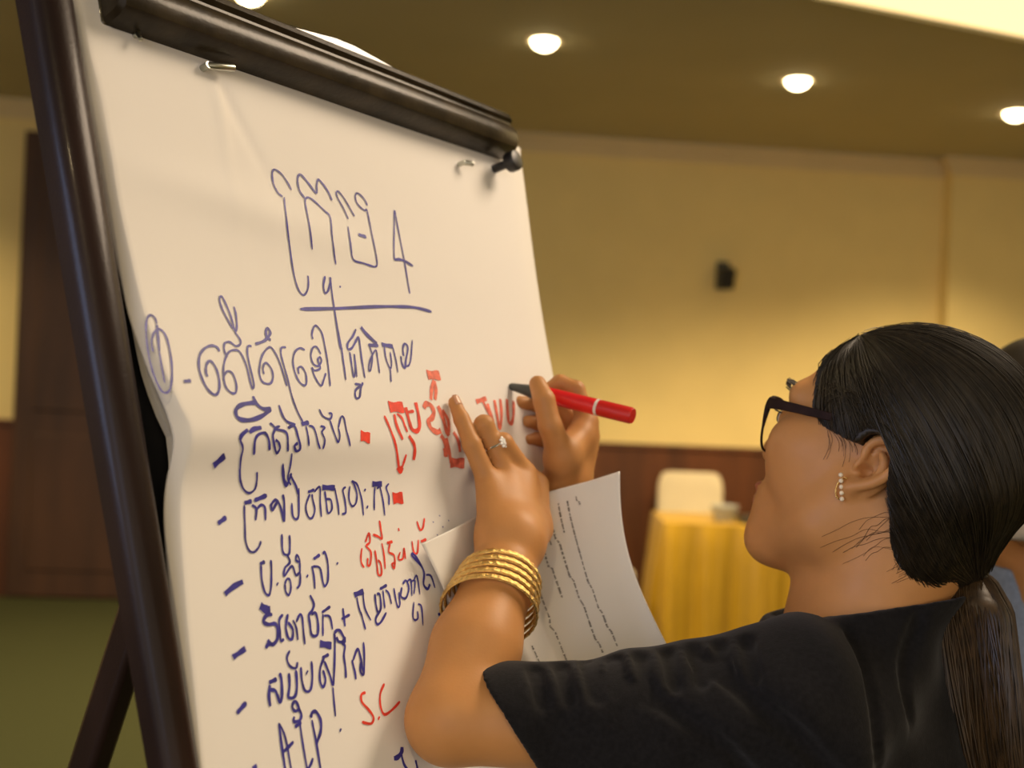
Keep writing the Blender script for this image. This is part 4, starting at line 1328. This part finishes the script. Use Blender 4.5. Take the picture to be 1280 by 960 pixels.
# bangles on the left wrist
AD = nrm(WRL - ELL); bu = nrm(np.cross(AD, FWD)); bv = np.cross(AD, bu)
bl = ['thin gold bangle nearest the hand', 'second gold bangle counted from the hand', 'third gold bangle counted from the hand', 'fourth gold bangle counted from the hand', 'gold bangle nearest the elbow, lowest of the stack']
for k in range(5):
    tt = .043 + .0075 * k
    c = WRL - AD * (tt + .004); rr_ = .0345 + .0012 * k
    tl = nrm(AD * 1.0 + bv * (-.42 + .02 * k) + bu * (.10)); u2 = nrm(np.cross(tl, FWD)); v2 = np.cross(tl, u2)
    m = MB(); NB = 72; vs = []; fs = []; prof = [(0, .0027), (.0013, .0022), (.0017, 0), (.0013, -.0022), (0, -.0027), (-.0008, 0)]
    for i in range(NB):
        g = 2 * math.pi * i / NB; rad_ = u2 * math.cos(g) * 1.06 + v2 * math.sin(g) * .98
        facet = .00055 * (i % 2)
        for a, b in prof: vs.append(c + rad_ * (rr_ + a + (facet if a > .001 else 0)) + tl * b)
    n = len(prof)
    for i in range(NB):
        j = (i + 1) % NB
        for q_ in range(n): fs.append((i * n + q_, i * n + (q_ + 1) % n, j * n + (q_ + 1) % n, j * n + q_))
    m.add(vs, fs)
    tag(m.build('bangle', M['gold'], origin=c, angle=15), bl[k], 'bangle', 'gold bangles on the left wrist')

# ring on the left ring finger
rc_ = LH['ring'][0] * .40 + LH['ring'][1] * .60; rd = nrm(LH['ring'][1] - LH['ring'][0]); ru = nrm(BN - (BN @ rd) * rd); rs = np.cross(rd, ru)
rg = empty('finger_ring', rc_); tag(rg, 'silver ring with a clear round stone on the hand pressing the paper', 'ring')
m = MB(); m.tube([rc_ + (ru * math.cos(g) + rs * math.sin(g)) * .0104 for g in np.linspace(0, 2 * math.pi, 33)[:-1]], .0012, 8, closed=True); m.build('band', M['silver'], rg)
m = MB(); gc = rc_ + ru * .0125; m.lathe(gc, [(.0004, -.002), (.0042, .0), (.0040, .001), (.0026, .0022), (.0003, .0023)], 12, ru); m.build('stone', M['gem'], rg, angle=5)
for k in range(8):
    g = 2 * math.pi * k / 8; m = MB(); c = gc + (rd * math.cos(g) + rs * math.sin(g)) * .0046; m.lathe(c, [(.0014 * math.sin(a), .0014 * math.cos(a)) for a in np.linspace(.01, 3.13, 7)], 8, ru); m.build('small_stone', M['gem'], rg, angle=5)

# ------------------------------------------------------------------ red marker
mkr = empty('marker_pen', (MK0 + MK1) / 2); tag(mkr, 'red marker pen with grey tip held in the right hand', 'marker')
def along(k): return MK0 + MD * ML * k
m = MB(); m.lathe(MK0, [(.0005, -.001), (.0016, -.0005), (.0022, .004), (.0022, .010)], 16, MD); m.build('felt_tip', M['felt'], mkr)
m = MB(); m.lathe(MK0, [(.0022, .006), (.0036, .008), (.0058, .026), (.0066, .030), (.0072, .032), (.0072, .042), (.0002, .042)], 28, MD); m.build('grip_cone', M['grey'], mkr)
m = MB(); m.lathe(MK0, [(.0002, .040), (.0076, .040), (.0082, .042), (.0084, .05), (.0084, ML * .735), (.0002, ML * .735)], 32, MD); m.build('barrel', M['red'], mkr)
m = MB(); m.lathe(MK0, [(.0002, ML * .73), (.0085, ML * .73), (.0086, ML * .75), (.0002, ML * .75)], 32, MD); m.build('band', M['white'], mkr)
m = MB(); m.lathe(MK0, [(.0002, ML * .748), (.0080, ML * .748), (.0083, ML * .77), (.0083, ML * .985), (.0074, ML), (.0002, ML)], 32, MD); m.build('cap', M['redcap'], mkr)

# ------------------------------------------------------------------ printed sheet held in the left hand
def quad_interp(k, cs): return np.array([np.interp(k, [c[0] for c in cs], [c[1 + i] for c in cs]) for i in range(3)])
topE = [(0, *hp(527, 680, .016)), (.18, *hp(570, 659, .018)), (.30, *hp(600, 643, .014)), (.45, *hp(640, 634, .012)), (.62, *at(688, 614, 1.118)), (.82, *at(737, 601, 1.112)), (1, *at(775, 589, 1.105))]
midE = [(0, *hp(557, 748, .014)), (.18, *hp(600, 745, .012)), (.30, *hp(625, 737, .012)), (.45, *hp(660, 725, .014)), (.62, *at(708, 710, 1.095)), (.82, *at(755, 697, 1.088)), (1, *at(787, 690, 1.080))]
botE = [(0, *hp(640, 950, .012)), (.18, *hp(680, 930, .016)), (.30, *at(705, 925, 1.02)), (.45, *at(740, 915, 1.03)), (.62, *at(785, 900, 1.035)), (.82, *at(835, 890, 1.035)), (1, *at(872, 880, 1.030))]
def sheet_pt(u, v, off=0):
    a, b, c = quad_interp(u, topE), quad_interp(u, midE), quad_interp(u, botE)
    vm = .40
    # quadratic through the three rows
    la = (v - vm) * (v - 1) / (vm); lb_ = v * (v - 1) / (vm * (vm - 1)); lc_ = v * (v - vm) / (1 - vm)
    q = a * la + b * lb_ + c * lc_
    q = q + BN * (.0025 * math.sin(u * 9 + v * 3) * math.sin(v * 5))
    if off: q = q - FWD * off * 1.0 + np.array([.3, 0, .1]) * off
    return q
sh = empty('printed_sheet', sheet_pt(.6, .5)); tag(sh, 'white printed page held between the hands above the dark sleeve', 'paper')
m = MB(); m.grid(lambda u, v: sheet_pt(u, v), 60, 60, flip=True); m.build('page', M['sheet'], sh, solid=.0004, angle=80)
# printed lines: find the page coordinates under each traced pixel
uu, vv = np.meshgrid(np.linspace(0, 1, 90), np.linspace(0, 1, 90), indexing='ij')
SP = np.array([[sheet_pt(u, v) for v in np.linspace(0, 1, 90)] for u in np.linspace(0, 1, 90)])
def projpx(P_):
    q = P_ - CAM; return np.stack([640 + F * (q @ RGT) / (q @ FWD), 480 - F * (q @ UPV) / (q @ FWD)], -1)
SPX = projpx(SP)
def uv_at(px, py):
    d = ((SPX - np.array([px, py])) ** 2).sum(-1); i, j = np.unravel_index(np.argmin(d), d.shape); return uu[i, j], vv[i, j]
m = MB()
LINES = [[(785, 75), (795, 115)], [(705, 105), (720, 175), (735, 235)], [(745, 95), (770, 220), (800, 330), (870, 540), (965, 740)], [(665, 165), (720, 330), (800, 530), (900, 775)],
         [(655, 260), (670, 292)], [(635, 300), (675, 410), (715, 525)], [(595, 450), (660, 620), (745, 820)], [(590, 735), (620, 805)]]
for ln in LINES:
    px = [(500 + x * .28125, 600 + y * .28125) for x, y in ln]
    px = smooth_poly([np.array(q) for q in px], 8) if len(px) > 2 else [np.array(px[0]) + (np.array(px[1]) - np.array(px[0])) * k / 6 for k in range(7)]
    uvs = [np.array(uv_at(*q)) for q in px]
    # resample, then word-like dashes
    pts = [uvs[0]]
    cum = np.concatenate([[0], np.cumsum([np.linalg.norm(uvs[i + 1] - uvs[i]) for i in range(len(uvs) - 1)])])
    if cum[-1] < 1e-4: continue
    m = MB()
    pu = lambda s_: np.array([np.interp(s_, cum, [q[0] for q in uvs]), np.interp(s_, cum, [q[1] for q in uvs])])
    s_ = 0.0
    while s_ < cum[-1]:
        L_ = rng.uniform(.010, .034); e_ = min(s_ + L_, cum[-1]); w_ = rng.uniform(.0032, .0050)
        k = max(2, int((e_ - s_) / .006)); prev = None
        for i in range(k):
            a_, b_ = pu(s_ + (e_ - s_) * i / k), pu(s_ + (e_ - s_) * (i + .8) / k)
            hgt = w_ * rng.uniform(.6, 1.1); wv = np.array([hgt, 0])
            cs = [a_ - wv, b_ - wv, b_ + wv, a_ + wv]
            m.add([sheet_pt(min(max(c[0], 0), 1), min(max(c[1], 0), 1), .0008) for c in cs], [(0, 1, 2, 3)])
        s_ = e_ + rng.uniform(.004, .008)
    m.build('printed_line', M['print'], sh, smooth=False)

# ------------------------------------------------------------------ person behind, cut by the right edge
B_O = at(1300, 567, 1.42)
HB = Head(B_O, -1.25, .05, 0.0)
FH = nrm(HB.F * np.array([1, 1, 0])); LH2 = nrm(HB.L * np.array([1, 1, 0]))
def bv2(a, b, c): return -a * FH + b * LH2 + np.array([0, 0, c])
def bxy(x, y): return -((x - NB_[0]) * FH[0] + (y - NB_[1]) * FH[1]) + NB_[0], (x - NB_[0]) * LH2[0] + (y - NB_[1]) * LH2[1] + NB_[1]
gp = Grid(B_O * np.array([1, 1, 0]) + np.array([-.36, -.34, -.02]), B_O * np.array([1, 1, 0]) + np.array([.36, .34, 1.66]), .0055)
NB_ = B_O + bv2(.012, 0, -.170); PB = np.array([NB_[0] - .03 * FH[0], NB_[1] - .03 * FH[1], .88])
gp.cone(NB_ + bv2(0, 0, -.12), PB + bv2(0, 0, .12), .105, .10, .05)
gp.cone(NB_ + bv2(.01, -.15, -.05), NB_ + bv2(.01, .15, -.05), .052, .052, .05)
gp.ell(PB, (FH, LH2, (0, 0, 1)), (.115, .15, .12), .06)
gp.cone(NB_ + bv2(0, 0, -.05), HB.p(-.02, 0, -.04), .058, .054, .03)
head_prims(gp, HB)
for s in (1, -1): ear_prims(gp, HB, s)
for sg in (-1, 1):
    sh_ = NB_ + bv2(.01, sg * .165, -.06); el_ = sh_ + bv2(.03, sg * .04, -.27); wr_ = el_ + bv2(-.06, -sg * .01, -.22)
    gp.chain([sh_, el_, wr_], [.050, .040, .026], .02)
    gp.chain([wr_, wr_ + bv2(-.02, 0, -.08)], [.026, .030], .012)
    for k in range(4):
        b_ = wr_ + bv2(-.04 + .018 * k, 0, -.09); gp.chain([b_, b_ + bv2(-.006, 0, -.035), b_ + bv2(-.016, 0, -.06)], [.009, .008, .0068], .004)
    gp.chain([wr_ + bv2(-.03, 0, -.03), wr_ + bv2(-.058, 0, -.06), wr_ + bv2(-.066, 0, -.09)], [.011, .0095, .008], .006)
    hj = PB + bv2(0, sg * .085, -.04); ft = np.array([PB[0] + sg * .10 * LH2[0], PB[1] + sg * .10 * LH2[1], .08])
    gp.chain([hj, (hj + ft) / 2, ft], [.082, .055, .038], .03)
    gp.cone(ft + bv2(.03, 0, -.045), ft + bv2(-.14, 0, -.055), .034, .026, .02)
V, Q = gp.mesh(2)
man = np_mesh('person', V, Q, M['skin'], origin=(PB[0], PB[1], 0))
tag(man, 'person in light blue shirt half hidden behind the ponytail at the right edge', 'person')
gh = Grid(B_O - .16, B_O + .16, .005)
gh.ell(HB.p(-.02, 0, .054), HB.ax, (.106, .084, .098), .02); gh.ell(HB.p(-.05, 0, .01), HB.ax, (.075, .078, .085), .03)
def hl2(x, y, z):
    a, b, h = HB.coords(x, y, z)
    return (a - np.interp(h, [-.2, -.04, .0, .02, .04, .08, .2], [-.06, -.045, -.02, .03, .05, .066, .05])).astype(np.float32)
gh.cut(hl2, .006); V, Q = gh.mesh(2); np_mesh('hair', V, Q, M['hair'], man)
# shirt with short sleeves and an open collar
gs = Grid(B_O * np.array([1, 1, 0]) + np.array([-.38, -.36, .80]), B_O * np.array([1, 1, 0]) + np.array([.38, .36, 1.45]), .006)
def shirt(g, e):
    g.cone(NB_ + bv2(0, 0, -.12), PB + bv2(0, 0, .12), .118 + e, .118 + e, .05)
    g.cone(PB + bv2(0, 0, .12), PB + bv2(0, 0, -.03), .118 + e, .155 + e, .05)
    g.cone(NB_ + bv2(.01, -.15, -.05), NB_ + bv2(.01, .15, -.05), .063 + e, .063 + e, .05)
    g.cone(NB_ + bv2(0, 0, -.06), NB_ + bv2(-.008, 0, .07), .082 + e, .076 + e, .03)
    for sg in (-1, 1):
        sh_ = NB_ + bv2(.01, sg * .165, -.06); el_ = sh_ + bv2(.03, sg * .04, -.27)
        g.cone(sh_, sh_ * .35 + el_ * .65, .062 + e, .060 + e, .03)
shirt(gs, 0)
gs.a = np.maximum(gs.a, -(gs.a + np.float32(.012)))
def kp(x, y, z):
    u, v = -((x - NB_[0]) * FH[0] + (y - NB_[1]) * FH[1]), (x - NB_[0]) * LH2[0] + (y - NB_[1]) * LH2[1]; h = z - NB_[2]
    d = np.maximum(h - .045 - .25 * u, .84 - z)
    opening = np.maximum(np.maximum(np.abs(v - .012) - .034 - .34 * h, u - .02), -.10 - h)          # V at the throat
    for sg in (-1, 1):
        sh_ = NB_ + bv2(.01, sg * .165, -.06); el_ = sh_ + bv2(.03, sg * .04, -.27); dd = nrm(el_ - sh_); hc = sh_ * .40 + el_ * .60
        e_ = (x - hc[0]) * dd[0] + (y - hc[1]) * dd[1] + (z - hc[2]) * dd[2]
        d = np.maximum(d, np.minimum(e_, sg * v - .165))
    return np.maximum(d, -opening).astype(np.float32)
gs.cut(kp, .004); V, Q = gs.mesh(1); np_mesh('shirt', V, Q, M['shirt'], man)
gt = Grid(PB + np.array([-.25, -.28, -.82]), PB + np.array([.25, .28, .06]), .009)
gt.ell(PB + bv2(0, 0, -.01), (FH, LH2, (0, 0, 1)), (.127, .162, .12), .05)
for sg in (-1, 1):
    hj = PB + bv2(0, sg * .085, -.04); ft = np.array([PB[0] + sg * .10 * LH2[0], PB[1] + sg * .10 * LH2[1], .08]); gt.chain([hj, (hj + ft) / 2, ft], [.092, .068, .056], .03)
gt.cut(lambda x, y, z: np.maximum(z - .90, .075 - z) + 0 * x + 0 * y, .004); V, Q = gt.mesh(1); np_mesh('trousers', V, Q, M['trousers'], man)
for sg in (-1, 1):
    ft = np.array([PB[0] + sg * .10 * LH2[0], PB[1] + sg * .10 * LH2[1], .08]); g = Grid(ft + np.array([-.24, -.24, -.10]), ft + np.array([.24, .24, .04]), .007)
    g.cone(ft + bv2(.03, 0, -.045), ft + bv2(-.15, 0, -.055), .043, .034, .03); g.cut(lambda x, y, z: np.maximum(.003 - z, z - .075) + 0 * x + 0 * y, .004)
    V, Q = g.mesh(1); np_mesh('shoe', V, Q, M['shoe'], man)
for s in (1, -1):
    m = MB(); c = HB.p(.0775, s * .031, .019)
    m.lathe(c, [(.0118 * math.sin(a), -.0118 * math.cos(a) + .0028) for a in np.linspace(.01, math.pi - .01, 18)], 24, HB.F, 0)
    m.lathe(c + HB.F * .0150, [(.0055, -.0006), (.003, .0001), (.0002, .0003)], 20, HB.F, 1)
    m.build('eye', [M['eye'], M['iris']], man)
# face mask
m = MB()
def mk_pt(u, v):
    a = (u - .5) * 2.5; h = -.105 + .098 * v
    r = .074 + .012 * math.sin(math.pi * v) + .004 * math.sin(v * 19)
    return HB.p(.035 + (r) * math.cos(a), .072 * math.sin(a) * 1.02, h)
m.grid(mk_pt, 24, 24); m.build('face_mask', M['mask'], man, solid=.002)
